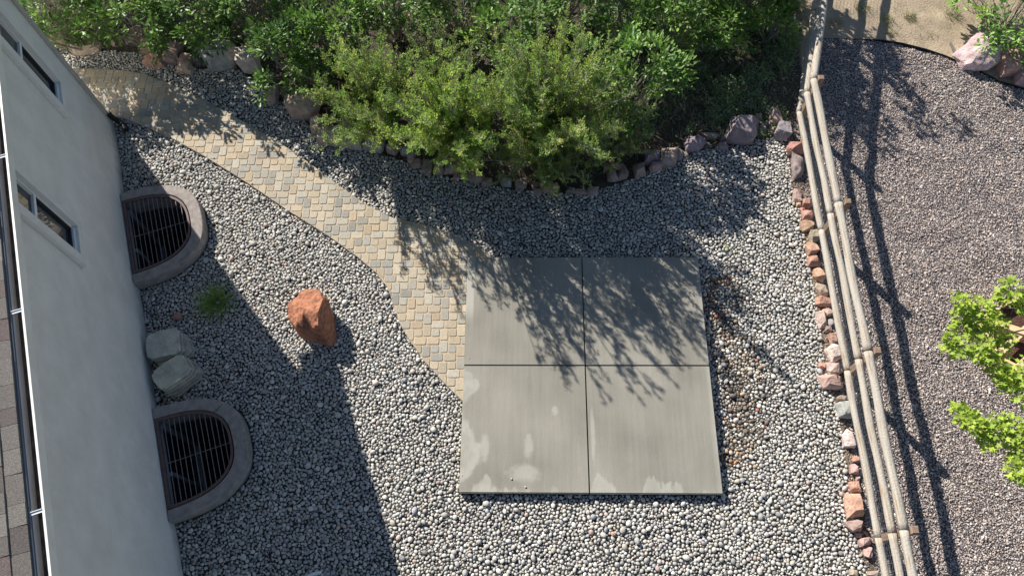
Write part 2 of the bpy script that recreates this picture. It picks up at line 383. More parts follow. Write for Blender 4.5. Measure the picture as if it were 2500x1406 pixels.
for i in range(-60, 30):
    for j in range(-40, 40):
        bx, by = 4 * i, 4 * i + 8 * j
        for (tx, ty), tw, th in tiles:
            x0, y0 = (bx + tx) * cell, -(by + ty + th) * cell
            if not (-12 < x0 + ox < 1 and 3 < y0 + oy < 11): continue
            g = .0055; rr = .024; w_, h_ = tw * cell, th * cell
            pts = []
            for (cx_, cy_, a0) in ((x0 + w_ - g - rr, y0 + h_ - g - rr, 0), (x0 + g + rr, y0 + h_ - g - rr, 90), (x0 + g + rr, y0 + g + rr, 180), (x0 + w_ - g - rr, y0 + g + rr, 270)):
                for k in range(4):
                    an = R_(a0 + 30 * k); jj = prng.uniform(-.0015, .0015)
                    px_, py_ = cx_ + (rr + jj) * math.cos(an), cy_ + (rr + jj) * math.sin(an)
                    pts.append((ox + px_ * cr - py_ * sr, oy + px_ * sr + py_ * cr))
            ctr = (sum(p[0] for p in pts) / 16, sum(p[1] for p in pts) / 16)
            rad = .5 * math.hypot(w_, h_)
            inside = bool(pip(np.array([ctr[0]]), np.array([ctr[1]]), PC)[0])
            near = [s for s in segs if float(segdist(np.array([ctr[0]]), np.array([ctr[1]]), [s[0], s[1]])[0]) < rad]
            if not inside and not near: continue
            poly = pts
            for s in near:
                poly = clip_half(poly, s[0], s[1])
                if len(poly) < 3: break
            if len(poly) < 3: continue
            ar = .5 * abs(sum(poly[k][0] * poly[(k + 1) % len(poly)][1] - poly[(k + 1) % len(poly)][0] * poly[k][1] for k in range(len(poly))))
            if ar < .0015: continue
            # centre of the clipped piece must lie in the path
            c2 = (sum(p[0] for p in poly) / len(poly), sum(p[1] for p in poly) / len(poly))
            if not pip(np.array([c2[0]]), np.array([c2[1]]), PC)[0]: continue
            col = prng.choices(pv_cols, pw)[0]; k = prng.uniform(.88, 1.12); col = tuple(c * k for c in col)
            zt = .03 + prng.uniform(-.002, .002); n = len(poly)
            inn = [(c2[0] + (p[0] - c2[0]) * .9, c2[1] + (p[1] - c2[1]) * .9) for p in poly]
            vs = [(p[0], p[1], -.03) for p in poly] + [(p[0], p[1], zt - .009) for p in poly] + [(p[0], p[1], zt) for p in inn]
            fs = [(k, (k + 1) % n, n + (k + 1) % n, n + k) for k in range(n)] + [(n + k, n + (k + 1) % n, 2 * n + (k + 1) % n, 2 * n + k) for k in range(n)] + [tuple(range(2 * n, 3 * n))]
            mb.add(vs, fs, col)
path = structure(mb.build('paver_path', MT['paver'], col=True))
# sand between the pavers
me = bpy.data.meshes.new('joint_sand'); bm = bmesh.new()
f = bm.faces.new([bm.verts.new((x, y, .022)) for x, y in PC]); bmesh.ops.triangulate(bm, faces=[f]); bm.to_mesh(me); bm.free()
me.materials.append(MT['sand']); link('joint_sand', me, path)

# ------------------------------------------------------------------ river pebbles
def ico(sub):
    bm = bmesh.new(); bmesh.ops.create_icosphere(bm, subdivisions=sub, radius=1)
    v = np.array([x.co[:] for x in bm.verts]); f = np.array([[q.index for q in p.verts] for p in bm.faces]); bm.free(); return v, f
I2V, I2F = ico(2); I1V, I1F = ico(1)
def scatter(pos, abc, ang, tilt, taz, TV, TF, jitter=0, g=None):
    n = len(pos); k = len(TV)
    P = TV[None] * abc[:, None, :]
    if jitter: P = P * (1 + g.uniform(-jitter, jitter, (n, k, 1)))
    ca, sa = np.cos(ang)[:, None], np.sin(ang)[:, None]
    x = P[..., 0] * ca - P[..., 1] * sa; y = P[..., 0] * sa + P[..., 1] * ca; z = P[..., 2]
    ct, st = np.cos(tilt)[:, None], np.sin(tilt)[:, None]; cz, sz = np.cos(taz)[:, None], np.sin(taz)[:, None]
    a = x * cz + y * sz; b = -x * sz + y * cz
    a2 = a * ct + z * st; z2 = -a * st + z * ct
    x = a2 * cz - b * sz; y = a2 * sz + b * cz
    V = np.stack([x, y, z2], -1) + pos[:, None, :]
    F = TF[None] + (np.arange(n) * k)[:, None, None]
    return V.reshape(-1, 3), F.reshape(-1, TF.shape[1])

def dart(poly, radii, tries, excl, seed, ov=.88):
    g = np.random.default_rng(seed); x0, y0 = np.min(poly, 0); x1, y1 = np.max(poly, 0)
    cs = .085; grid = {}; out = []
    for r, nt_ in zip(radii, tries):
        px = g.uniform(x0, x1, nt_); py = g.uniform(y0, y1, nt_)
        ok = pip(px, py, poly) & ~excl(px, py, r); px, py = px[ok], py[ok]
        rs = r * g.uniform(.85, 1.15, len(px))
        for x, y, q in zip(px.tolist(), py.tolist(), rs.tolist()):
            gx, gy = int(x // cs), int(y // cs); bad = False
            for a in (gx - 1, gx, gx + 1):
                for b in (gy - 1, gy, gy + 1):
                    for (X_, Y_, Q_) in grid.get((a, b), ()):
                        if (x - X_) ** 2 + (y - Y_) ** 2 < ((q + Q_) * ov) ** 2: bad = True; break
                    if bad: break
                if bad: break
            if not bad:
                grid.setdefault((gx, gy), []).append((x, y, q)); out.append((x, y, q))
    return np.array(out)
def excl_bed(px, py, r):
    e = (px > PADX0 - r * .5) & (px < PADX1 + r * .6) & (py > PADY0 - r * .6) & (py < PADY1 + r * .6)
    e |= pip(px, py, PATH) & (segdist(px, py, UPW) > r * .15) & (segdist(px, py, LOW) > r * .15)
    u, v = uv(px, py); e |= (v < .01) & (u > -.1); e |= in_well(px, py, 1.02)
    return e
D = dart(BED, [.042, .033, .0265, .0215, .017, .0128], [900, 6000, 55000, 210000, 300000, 300000], excl_bed, 11)
def stone_cols(n, g, x, y):
    pal = np.array([(.5,.475,.43),(.55,.525,.475),(.455,.435,.395),(.41,.39,.36),(.33,.325,.31),(.23,.23,.23),(.55,.48,.43),(.47,.36,.31),(.64,.615,.565),(.37,.38,.39),(.44,.4,.32)])
    pr = np.array([.25,.2,.19,.11,.05,.025,.06,.012,.08,.025,.03]); pr /= pr.sum()
    c = pal[g.choice(len(pal), n, p=pr)] * g.uniform(.88, 1.12, (n, 1))
    # silt-stained, browner stones in the drainage hollow beside the slab
    d = (.8 + .2 * np.sin(x * 9 + y * 5)) * np.exp(-((x - 3.2 - .15 * np.sin(y * 2.3)) / .33) ** 2) * ((y > 2.2) & (y < 5.4)); k = (g.uniform(0, 1, n) < d)[:, None]
    br_ = np.array([(.42, .25, .15), (.5, .37, .24), (.17, .14, .12), (.6, .52, .43), (.3, .26, .21), (.45, .19, .13), (.2, .17, .14)])
    c = np.where(k, br_[g.choice(7, n, p=[.05, .13, .24, .1, .26, .02, .2])] * g.uniform(.8, 1.2, (n, 1)), c)
    return c
g = np.random.default_rng(4); n = len(D)
sm = D[:, 2] < .0195
for nm, sel, TV, TF in (('river_gravel', ~sm, I2V, I2F), ('pea_gravel', sm, I1V, I1F)):
    d = D[sel]; n = len(d); asp = g.uniform(1.02, 1.45, n)
    abc = np.stack([d[:, 2] * asp ** .5 * 1.06, d[:, 2] / asp ** .5 * 1.06, d[:, 2] * g.uniform(.5, .78, n)], -1)
    z = hz(d[:, 0], d[:, 1]) + abc[:, 2] * .55 + g.uniform(-.003, .009, n) * (d[:, 2] > .018) + .012 * (d[:, 2] > .03)
    V, F = scatter(np.stack([d[:, 0], d[:, 1], z], -1), abc, g.uniform(0, 6.28, n), g.uniform(0, .5, n), g.uniform(0, 6.28, n), TV, TF, .09, g)
    c = np.repeat(stone_cols(n, g, d[:, 0], d[:, 1]), len(TV), 0)
    stuff(mesh_np(nm, V, F, MT['pebble'], c, smooth=True),
          'smooth grey river pebbles covering the whole yard around path and slab' if nm[0] == 'r' else 'tiny grey stones filling the gaps between the river pebbles', 'gravel')

g = np.random.default_rng(14); n = 1500; x = g.uniform(-9.5, 3, n); y = g.uniform(1.8, 10.2, n)
dp = np.minimum(segdist(x, y, UPW), segdist(x, y, LOW)); inp = pip(x, y, PATH) & (dp < .1) & (g.uniform(0, 1, n) < .5)
inpad = (x > PADX0 + .02) & (x < PADX1 - .02) & (y > PADY0 + .02) & (y < PADY1 - .02); de = np.minimum(np.minimum(x - PADX0, PADX1 - x), np.minimum(y - PADY0, PADY1 - y))
inpad &= (g.uniform(0, 1, n) < .16 * np.exp(-de / .25)); k = inp | inpad; zz = np.where(inpad, .1, .03)[k]; x, y = x[k], y[k]; n = len(x)
r = g.uniform(.006, .017, n); abc = np.stack([r * 1.2, r * .85, r * .65], -1)
V, F = scatter(np.stack([x, y, zz + r * .5], -1), abc, g.uniform(0, 6.28, n), g.uniform(0, .2, n), g.uniform(0, 6.28, n), I1V, I1F)
stuff(mesh_np('stray_pebbles', V, F, MT['pebble'], np.repeat(stone_cols(n, g, x * 0, y), len(I1V), 0), smooth=True), 'loose pebbles kicked onto the edges of path and slab', 'gravel')

# ------------------------------------------------------------------ the neighbour's crushed gravel
sp = .0235
gx, gy = np.meshgrid(np.arange(4.7, 9.9, sp), np.arange(-.4, 10.6, sp * .9)); gx = gx + (np.arange(gx.shape[0]) % 2)[:, None] * sp * .5
g = np.random.default_rng(8); gx = (gx + g.normal(0, .007, gx.shape)).ravel(); gy = (gy + g.normal(0, .007, gy.shape)).ravel()
ok = pip(gx, gy, NEIGH) & (gx > 4.84 + .03 * np.sin(gy * 9)); gx, gy = gx[ok], gy[ok]; n = len(gx)
r = .0128 * g.lognormal(0, .3, n); abc = np.stack([r * g.uniform(.9, 1.5, n), r * g.uniform(.7, 1.1, n), r * g.uniform(.5, .9, n)], -1)
pal = np.array([(.29,.25,.235),(.25,.215,.205),(.35,.305,.28),(.19,.17,.165),(.4,.34,.3),(.13,.12,.12),(.33,.24,.2),(.43,.39,.35)])
c = pal[g.choice(8, n, p=[.24,.2,.18,.11,.12,.05,.04,.06])] * g.uniform(.8, 1.2, (n, 1)) * np.array([1.46, 1.44, 1.4])
ox_ = np.array([[1,0,0],[-1,0,0],[0,1,0],[0,-1,0],[0,0,1],[0,0,-1]], float); of = np.array([[0,2,4],[2,1,4],[1,3,4],[3,0,4],[2,0,5],[1,2,5],[3,1,5],[0,3,5]])
V, F = scatter(np.stack([gx, gy, hz(gx, gy) + g.uniform(-.006, .016, n)], -1), abc, g.uniform(0, 6.28, n), g.uniform(0, 1.1, n), g.uniform(0, 6.28, n), ox_, of, .25, g)
stuff(mesh_np('crushed_gravel', V, F, MT['crush'], np.repeat(c, 6, 0)), 'purple grey crushed gravel beyond the rail fence', 'gravel')

# grit, bark and small chips in the strip between the edging stones and the fence, and thinly under the brush
g = np.random.default_rng(18); n = 26000; x = g.uniform(-9, 5.4, n); y = g.uniform(-.6, 12, n)
ok = ~pip(x, y, BED) & ~pip(x, y, PATH) & (x < 4.93 + np.maximum(y - 8.5, 0) * .27) & ((x > 4.2) | (y > 7.3)) & ((x > 4.0) | (g.uniform(0, 1, n) < .35)); u, v = uv(x, y); ok &= (v > .05) | (u < -.05); x, y = x[ok], y[ok]
x2 = g.uniform(4.1, 4.93, 9000); y2 = g.uniform(-.6, 8.5, 9000); ok = ~pip(x2, y2, BED); x = np.append(x, x2[ok]); y = np.append(y, y2[ok]); n = len(x)
r = .011 * g.lognormal(0, .35, n); abc = np.stack([r * g.uniform(.9, 2.2, n), r * g.uniform(.6, 1.1, n), r * g.uniform(.3, .8, n)], -1)
pal = np.array([(.36,.29,.22),(.28,.21,.16),(.45,.38,.3),(.18,.14,.11),(.4,.27,.2),(.12,.095,.08)])
V, F = scatter(np.stack([x, y, hz(x, y) + g.uniform(0, .012, n)], -1), abc, g.uniform(0, 6.28, n), g.uniform(0, .6, n), g.uniform(0, 6.28, n), ox_, of, .3, g)
stuff(mesh_np('grit', V, F, MT['crush'], np.repeat(pal[g.choice(6, n)] * g.uniform(.8, 1.2, (n, 1)), 6, 0)), 'brown grit and bark chips on the soil strip along the fence', 'grit')

# ------------------------------------------------------------------ house
EZ = 4.49
house = thing('house', 'pale stucco house with white gutter, two slim windows and brown shingle roof', 'house', (HC[0], HC[1], 0), HA)
WIN = [(.74, 1.23, 1.98, 3.58), (3.52, 4.01, 1.98, 3.58)]
def sh(u, v): return v + .10 + .0205 * u
UL = 13.0
mb = MB()
us = [0, WIN[0][0], WIN[0][1], WIN[1][0], WIN[1][1], UL]
T = .16
for k, (a, b_) in enumerate(zip(us[:-1], us[1:])):
    if k in (1, 3):
        w_ = WIN[k // 2]
        mb.box((a, -T, -1.7), (b_, 0, w_[2])); mb.box((a, -T, w_[3]), (b_, 0, EZ - .16))
    else: mb.box((a, -T, -1.7), (b_, 0, EZ - .16))
mb.box((0, -8.2, -.3), (T, -T, EZ - .16)); mb.box((UL - T, -8.2, -.3), (UL, -T, EZ - .16)); mb.box((T, -8.2, -.3), (UL - T, -8.04, EZ - .16))
# gable ends
for u0, u1 in ((0, T), (UL - T, UL)):
    mb.add([(u0, 0, EZ - .16), (u0, -8.2, EZ - .16), (u0, -4.1, EZ + 1.1), (u1, 0, EZ - .16), (u1, -8.2, EZ - .16), (u1, -4.1, EZ + 1.1)], [(0, 1, 2), (5, 4, 3), (0, 2, 5, 3), (1, 4, 5, 2)])
wall = mb.build('wall', MT['stucco'], house)
# windows (each a part with frame, sashes, panes)
for (a, b_, z0, z1) in WIN:
    mb = MB(); S = .12
    mb.box((a - S, 0, z0 - .13), (a, .065, z1 + .13)); mb.box((b_, 0, z0 - .13), (b_ + S + .03, .065, z1 + .13))
    mb.box((a, 0, z1), (b_, .065, z1 + .13)); mb.box((a, 0, z0 - .13), (b_, .065, z0))
    win = mb.build('window', MT['surround'], house, bevel=.006)
    zm = z0 + (z1 - z0) * .57; y0, y1 = -.055, -.012
    fr = MB(); fw = .035
    fr.box((a, y0, z0), (a + fw, y1 + .01, z1)); fr.box((b_ - fw, y0, z0), (b_, y1 + .01, z1)); fr.box((a + fw, y0, z1 - fw), (b_ - fw, y1 + .01, z1)); fr.box((a + fw, y0, z0), (b_ - fw, y1 + .03, z0 + fw))
    fr.build('window_frame', MT['vinyl'], win)
    mr = MB(); mr.box((a + fw, y0 + .005, zm - .025), (b_ - fw, y1 + .004, zm + .025)); mr.build('meeting_rail', MT['vinyl'], win)
    p = MB(); p.box((a + fw, y0, zm + .025), (b_ - fw, y0 + .008, z1 - fw)); p.build('glass_pane', MT['glass'], win)
    p = MB(); p.box((a + fw, y0, z0 + fw), (b_ - fw, y0 + .008, zm - .025)); p.build('glass_pane', MT['glass'], win)
    sf = MB(); q = .022
    sf.box((a + fw, y0 + .012, z0 + fw), (a + fw + q, y1, zm - .025)); sf.box((b_ - fw - q, y0 + .012, z0 + fw), (b_ - fw, y1, zm - .025)); sf.box((a + fw + q, y0 + .012, z0 + fw), (b_ - fw - q, y1, z0 + fw + q))
    sf.build('lower_sash', MT['screen'], win)
# basement egress windows seen down through the grates
for cu, a_ in WELLS:
    u0, u1, z0, z1 = cu - .7, cu + .72, -1.36, -.02; um = cu + .1; y0, y1 = .003, .05
    mb = MB(); fw = .075
    mb.box((u0, y0, z0), (u0 + fw, y1, z1)); mb.box((u1 - fw, y0, z0), (u1, y1, z1)); mb.box((u0 + fw, y0, z0), (u1 - fw, y1 + .04, z0 + fw)); mb.box((um - .03, y0, z0 + fw), (um + .03, y1 - .005, z1 - fw))
    fo = mb.build('basement_window', MT['bvinyl'], house)
    p = MB(); p.box((u0 + fw, y0, z0 + fw), (um - .03, .015, z1 - fw)); p.build('glass_pane', MT['glass'], fo)
    p = MB(); p.box((um + .03, y0, z0 + fw), (u1 - fw, .015, z1 - fw)); p.build('glass_pane', MT['glass'], fo)
# roof : deck + laminated shingles
slope = 1 / 3.; RV = -4.1
def rp(u, v, h=0):      # a point of the front roof plane
    ve = sh(u, .27); return (u, v, EZ + .03 + (ve - v) * slope * .93 + h)
mb = MB(); U0, U1 = -.6, UL + .3
zt = rp(0, RV)[2]; zb = EZ - .02
mb.add([(U0, sh(U0, .26), zb), (U1, sh(U1, .26), zb), (U1, RV, zt - .03), (U0, RV, zt - .03), (U0, sh(U0, .26), zb - .12), (U1, sh(U1, .26), zb - .12), (U1, RV, zt - .15), (U0, RV, zt - .15), (U0, -8.55, zb), (U1, -8.55, zb), (U0, -8.55, zb - .12), (U1, -8.55, zb - .12)],
       [(0, 1, 2, 3), (4, 7, 6, 5), (0, 4, 5, 1), (3, 2, 9, 8), (7, 10, 11, 6), (8, 9, 11, 10), (0, 3, 7, 4), (3, 8, 10, 7), (1, 5, 6, 2), (2, 6, 11, 9)])
roof = mb.build('roof', mat('roof_deck', (.2, .18, .16)), house)
mb = MB(); pr = random.Random(3); row = 0; ex = .145
scol = [(.165, .148, .13), (.19, .17, .15), (.14, .12, .11), (.155, .12, .11), (.215, .195, .17), (.175, .158, .142)]
for side in (0, 1):
    nr = 31 if side == 0 else 31
    for r_ in range(nr):
        u = U0 + pr.uniform(-.3, 0)
        while u < U1:
            L_ = pr.choice([.17, .2, .24, .28]); a = max(u, U0); b_ = min(u + L_ - .004, U1); u += L_
            if b_ - a < .03: continue
            th = pr.choice([.006, .012]); c = pr.choice(scol); k = pr.uniform(.9, 1.1); c = tuple(q * k for q in c)
            if side == 0:
                va, vb = lambda uu: sh(uu, .27) - r_ * ex, lambda uu: sh(uu, .27) - (r_ + 1) * ex - .02
                f = lambda uu, v, h: rp(uu, max(v, RV), h)
            else:
                va, vb = lambda uu: -8.58 + r_ * ex, lambda uu: -8.58 + (r_ + 1) * ex + .02
                f = lambda uu, v, h: (uu, min(v, RV), zb + .01 + (min(v, RV) + 8.58) / (RV + 8.58) * (zt - zb) + h)
            h0 = .012 + th
            vs = [f(a, va(a), 0), f(b_, va(b_), 0), f(b_, vb(b_), -.003), f(a, vb(a), -.003), f(a, va(a), h0), f(b_, va(b_), h0), f(b_, vb(b_), .004), f(a, vb(a), .004)]
            if side == 0 and va(a) < RV: continue
            mb.add(vs, [(4, 5, 6, 7), (0, 1, 5, 4), (1, 2, 6, 5), (3, 0, 4, 7)], c)
mb.build('shingles', MT['shingle'], roof, col=True)
# soffit, drip edge, gutter
mb = MB(); mb.add([(U0, .001, EZ - .16), (U1, .001, EZ - .16), (U1, sh(U1, .255), EZ - .16), (U0, sh(U0, .255), EZ - .16), (U0, .001, EZ - .142), (U1, .001, EZ - .142), (U1, sh(U1, .255), EZ - .142), (U0, sh(U0, .255), EZ - .142)], [(0, 3, 2, 1), (4, 5, 6, 7), (0, 1, 5, 4), (2, 3, 7, 6), (1, 2, 6, 5), (3, 0, 4, 7)])
mb.build('soffit', MT['metalw'], roof)
def strip(mbx, v0, v1, z0, z1, a=U0, b_=U1):
    mbx.add([(a, sh(a, v0), z0), (b_, sh(b_, v0), z0), (b_, sh(b_, v1), z0), (a, sh(a, v1), z0), (a, sh(a, v0), z1), (b_, sh(b_, v0), z1), (b_, sh(b_, v1), z1), (a, sh(a, v1), z1)],
            [(0, 3, 2, 1), (4, 5, 6, 7), (0, 1, 5, 4), (1, 2, 6, 5), (2, 3, 7, 6), (3, 0, 4, 7)])
mb = MB(); strip(mb, .262, .284, EZ - .05, EZ + .022); mb.build('drip_edge', MT['flash'], roof)
mb = MB()
strip(mb, .288, .292, EZ - .12, EZ); strip(mb, .292, .40, EZ - .12, EZ - .115); strip(mb, .395, .4, EZ - .115, EZ - .004); strip(mb, .385, .408, EZ - .004, EZ + .012)
gut = mb.build('gutter', MT['metalw'], house)
mb = MB(); strip(mb, .2925, .3945, EZ - .115, EZ - .09); strip(mb, .3925, .3948, EZ - .09, EZ - .012); mb.build('gutter_debris', MT['gutin'], gut)
for uh in (.2, 2.25, 4.27, 6.25, 8.32, 10.35, 12.4):
    mb = MB(); strip(mb, .283, .386, EZ + .004, EZ + .01, uh - .016, uh + .016); strip(mb, .283, .386, EZ + .01, EZ + .02, uh - .016, uh - .01); mb.build('gutter_hanger', MT['vinyl'], gut)
# downspout with elbows and black drain hose
mb = MB(); mb.box((-.012, .004, .3), (.07, .052, EZ - .3), None)
dsp = mb.build('downspout', MT['downs'], house, bevel=.008)
mb = MB(); mb.tube([(.03, .05, EZ - .31), (.03, .1, EZ - .22), (.03, .28, EZ - .2), (.03, .345, EZ - .13)], .036, 8); mb.build('downspout_elbow', MT['downs'], dsp)
for z in (1.2, 2.6, 3.7):
    mb = MB(); mb.box((-.022, .001, z), (.076, .056, z + .03)); mb.build('strap', MT['downs'], dsp)
hose = MB(); pts = [(.03, .05, .34), (.03, .06, .2), (.06, .12, .09), (.16, .2, .05), (.3, .22, .045)]
fine = []; rr = []
for a, b_ in zip(pts[:-1], pts[1:]):
    for k in range(6):
        t = k / 6; fine.append(tuple(a[i] + (b_[i] - a[i]) * t for i in range(3))); rr.append(.052 if len(fine) % 2 else .045)
hose.tube(fine, rr, 10); hose.build('drain_hose', MT['black'], dsp)

# ------------------------------------------------------------------ window wells
def sup(a, b_, n=40):
    out = []
    for k in range(n + 1):
        t = math.pi * k / n; c, s = math.cos(t), math.sin(t)
        out.append((a * math.copysign(abs(c) ** (2 / WP), c), b_ * abs(s) ** (2 / WP)))
    return out
def ring(mbx, o, i, z0, z1, rnd=.012):
    n = len(o); pr_ = [(o, z0, 0), (o, z1 - rnd, 0), (o, z1, rnd), (i, z1, -rnd), (i, z1 - rnd, 0), (i, z0, 0)]
    vs = []
    for (cv, z, ins) in pr_:
        for (x, y) in cv:
            r = math.hypot(x, y) or 1; k = 1 - ins / r; vs.append((x * k, y if y < .01 else y * k, z))
    fs = [(a * n + k, a * n + k + 1, (a + 1) * n + k + 1, (a + 1) * n + k) for a in range(5) for k in range(n - 1)]
    fs += [tuple(a * n for a in range(6)), tuple(a * n + n - 1 for a in range(6))[::-1]]
    mbx.add(vs, fs)
wl = ['window well with curved concrete rim, rim partly in sun, upper one near the path bend', 'window well with curved concrete rim wholly in shade, beside the stacked flat stones']
for wi, (cu, a_) in enumerate(WELLS):
    x, y = wxy(cu, 0); w_ = thing('window_well', wl[wi], 'window well', (x, y, 0), HA, 'grated window wells along the house')
    O = sup(a_, 1.3); IN = sup(a_ - .17, 1.1)
    O = [(p[0], max(p[1], .012)) for p in O]; IN = [(p[0], max(p[1], .012)) for p in IN]
    mb = MB(); ring(mb, O, IN, -.25, .22); mb.build('curb', MT['concr'], w_, smooth=False)
    # corrugated liner
    mb = MB(); n = len(IN); zs = [(.17 - .045 * k) for k in range(38)]; vs = []
    for k, z in enumerate(zs):
        s_ = 1.0 + (.014 if k % 2 else .002)
        vs += [(p[0] * s_, p[1] * s_ if p[1] > .02 else p[1], z) for p in IN]
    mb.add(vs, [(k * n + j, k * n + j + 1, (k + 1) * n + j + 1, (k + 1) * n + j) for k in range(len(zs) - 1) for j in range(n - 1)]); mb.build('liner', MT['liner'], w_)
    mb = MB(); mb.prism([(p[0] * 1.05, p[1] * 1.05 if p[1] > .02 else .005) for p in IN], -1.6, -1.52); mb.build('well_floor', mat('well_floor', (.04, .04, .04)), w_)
    # grate
    FI = sup(a_ - .225, 1.045); FI = [(p[0], max(p[1], .075)) for p in FI]; FO = [(p[0] * .985, max(p[1] * .985, .02)) for p in IN]
    mb = MB(); ring(mb, FO, FI, .17, .215, .004); mb.box((-(a_ - .19), .02, .168), (a_ - .19, .07, .212))
    gr = mb.build('grate_frame', MT['steel'], w_)
    aa, bb = a_ - .225, 1.045; bars = MB(); v = .145; nb = 0
    while v < bb - .03:
        half = aa * (1 - (v / bb) ** WP) ** (1 / WP)
        b1 = MB(); b1.tube([(-half, v, .192), (half, v, .192)], .0055, 6); b1.build('grate_bar', MT['bar'], gr); v += .076
    b1 = MB(); b1.tube([(.02, .07, .18), (.02, bb, .18)], .0055, 6); b1.build('cross_bar', MT['bar'], gr)
    if wi == 1:
        mb = MB(); an = R_(128); c, s = math.cos(an), math.sin(an)
        p0 = Vector((a_ * math.copysign(abs(c) ** (2 / WP), c), 1.3 * s ** (2 / WP), 0)) * .97; p1 = p0 * .86
        mb.tube([(p0.x, p0.y, .218), (p1.x, p1.y, .218)], .006, 4); mb.build('rim_joint', MT['black'], w_)

# ------------------------------------------------------------------ rocks
RT = dict(pink=(.5, .35, .3), orange=(.53, .32, .235), purple=(.31, .245, .245), grey=(.38, .36, .34), brown=(.36, .27, .22),
          white=(.62, .51, .46), tan=(.44, .36, .27), dark=(.13, .115, .11), red=(.46, .26, .205))
def hull_rock(pts, col, seed, cuts=2, amp=.05, size=.3):
    bm = bmesh.new(); [bm.verts.new(p) for p in pts]
    r = bmesh.ops.convex_hull(bm, input=bm.verts[:]); 
    bmesh.ops.delete(bm, geom=[v for v in bm.verts if not v.link_faces], context='VERTS')
    bmesh.ops.triangulate(bm, faces=bm.faces[:])
    for _ in range(cuts):
        bmesh.ops.subdivide_edges(bm, edges=bm.edges[:], cuts=1, use_grid_fill=True)
        bmesh.ops.triangulate(bm, faces=bm.faces[:])
    bm.normal_update()
    for v in bm.verts:
        p = v.co / size; o = Vector((seed * 3.1, seed * 1.7, 0))
        d = mnoise.noise(p * 1.8 + o) * .7 + mnoise.noise(p * 5 + o) * .6 + mnoise.noise(p * 13 + o) * .4
        v.co += v.normal * d * amp * size
    return bm
def rock_obj(name, bm, col, loc, seed):
    me = bpy.data.meshes.new(name); bm.to_mesh(me); bm.free()
    ca = me.color_attributes.new("Col", 'FLOAT_COLOR', 'POINT'); rr_ = random.Random(seed); alt = Vector(col) * rr_.uniform(.72, .9)
    for i, v in enumerate(me.vertices):
        k = max(0, min(1, .5 + 1.3 * mnoise.noise(v.co * 6 + Vector((seed, 0, 0))))); c = Vector(col) * (1 - k) + alt * k
        ca.data[i].color = (*c, 1)
    me.materials.append(MT['rock']); o = link(name, me); o.location = loc; return o
def rock(px, py, w_, h_, tone, seed, hf=.62, name='edging_rock'):
    c = G(px, py, .05); sx = G(px + 1, py, .05)[0] - c[0]; sy = c[1] - G(px, py + 1, .05)[1]
    wx, wy = w_ * sx, h_ * sy * .96; hh = min(.45, hf * min(wx, wy) + .04)
    g_ = random.Random(seed); pts = []; ra = g_.uniform(-.35, .35); cr_, sr_ = math.cos(ra), math.sin(ra)
    U = g_.uniform
    for sx_ in (-1, 1):
        for sy_ in (-1, 1):
            ex_, ey_ = U(.2, .5), U(.2, .5)
            pts.append((sx_ * ex_ * wx, sy_ * ey_ * wy, -.04)); pts.append((sx_ * ex_ * wx * U(.95, 1.05), sy_ * ey_ * wy * U(.95, 1.05), hh * U(.25, .6)))
            pts.append((sx_ * U(.12, .36) * wx, sy_ * U(.12, .36) * wy, hh * U(.7, 1.05)))
    for k in range(5): th = U(0, 6.28); pts.append((.49 * wx * math.cos(th), .48 * wy * math.sin(th), hh * U(.1, .6)))
    pts = [(x_ * cr_ - y_ * sr_ * wx / wy * .6, x_ * sr_ * wy / wx * .6 + y_ * cr_, z_) for x_, y_, z_ in pts]
    sz = max(wx, wy); bm = hull_rock(pts, None, seed, 2 if sz < .3 else 3, .042, sz)
    z0 = float(hz(np.array([c[0]]), np.array([c[1]]))[0])
    return rock_obj(name, bm, [q * g_.uniform(.93, 1.07) for q in RT[tone]], (c[0], c[1], z0 - .008), seed)
ORD = ['first','second','third','fourth','fifth','sixth','seventh','eighth','ninth','tenth','eleventh','twelfth','thirteenth','fourteenth','fifteenth','sixteenth','seventeenth','eighteenth','nineteenth','twentieth']
for i in range(1, 10): ORD.append('twenty-' + ORD[i - 1])
ORD.append('thirtieth')
for i in range(1, 10): ORD.append('thirty-' + ORD[i - 1])
ORD.append('fortieth')
TONEW = dict(pink='pinkish', orange='orange', purple='purple grey', grey='grey', brown='brown', white='pale pink', tan='tan', dark='dark', red='reddish')
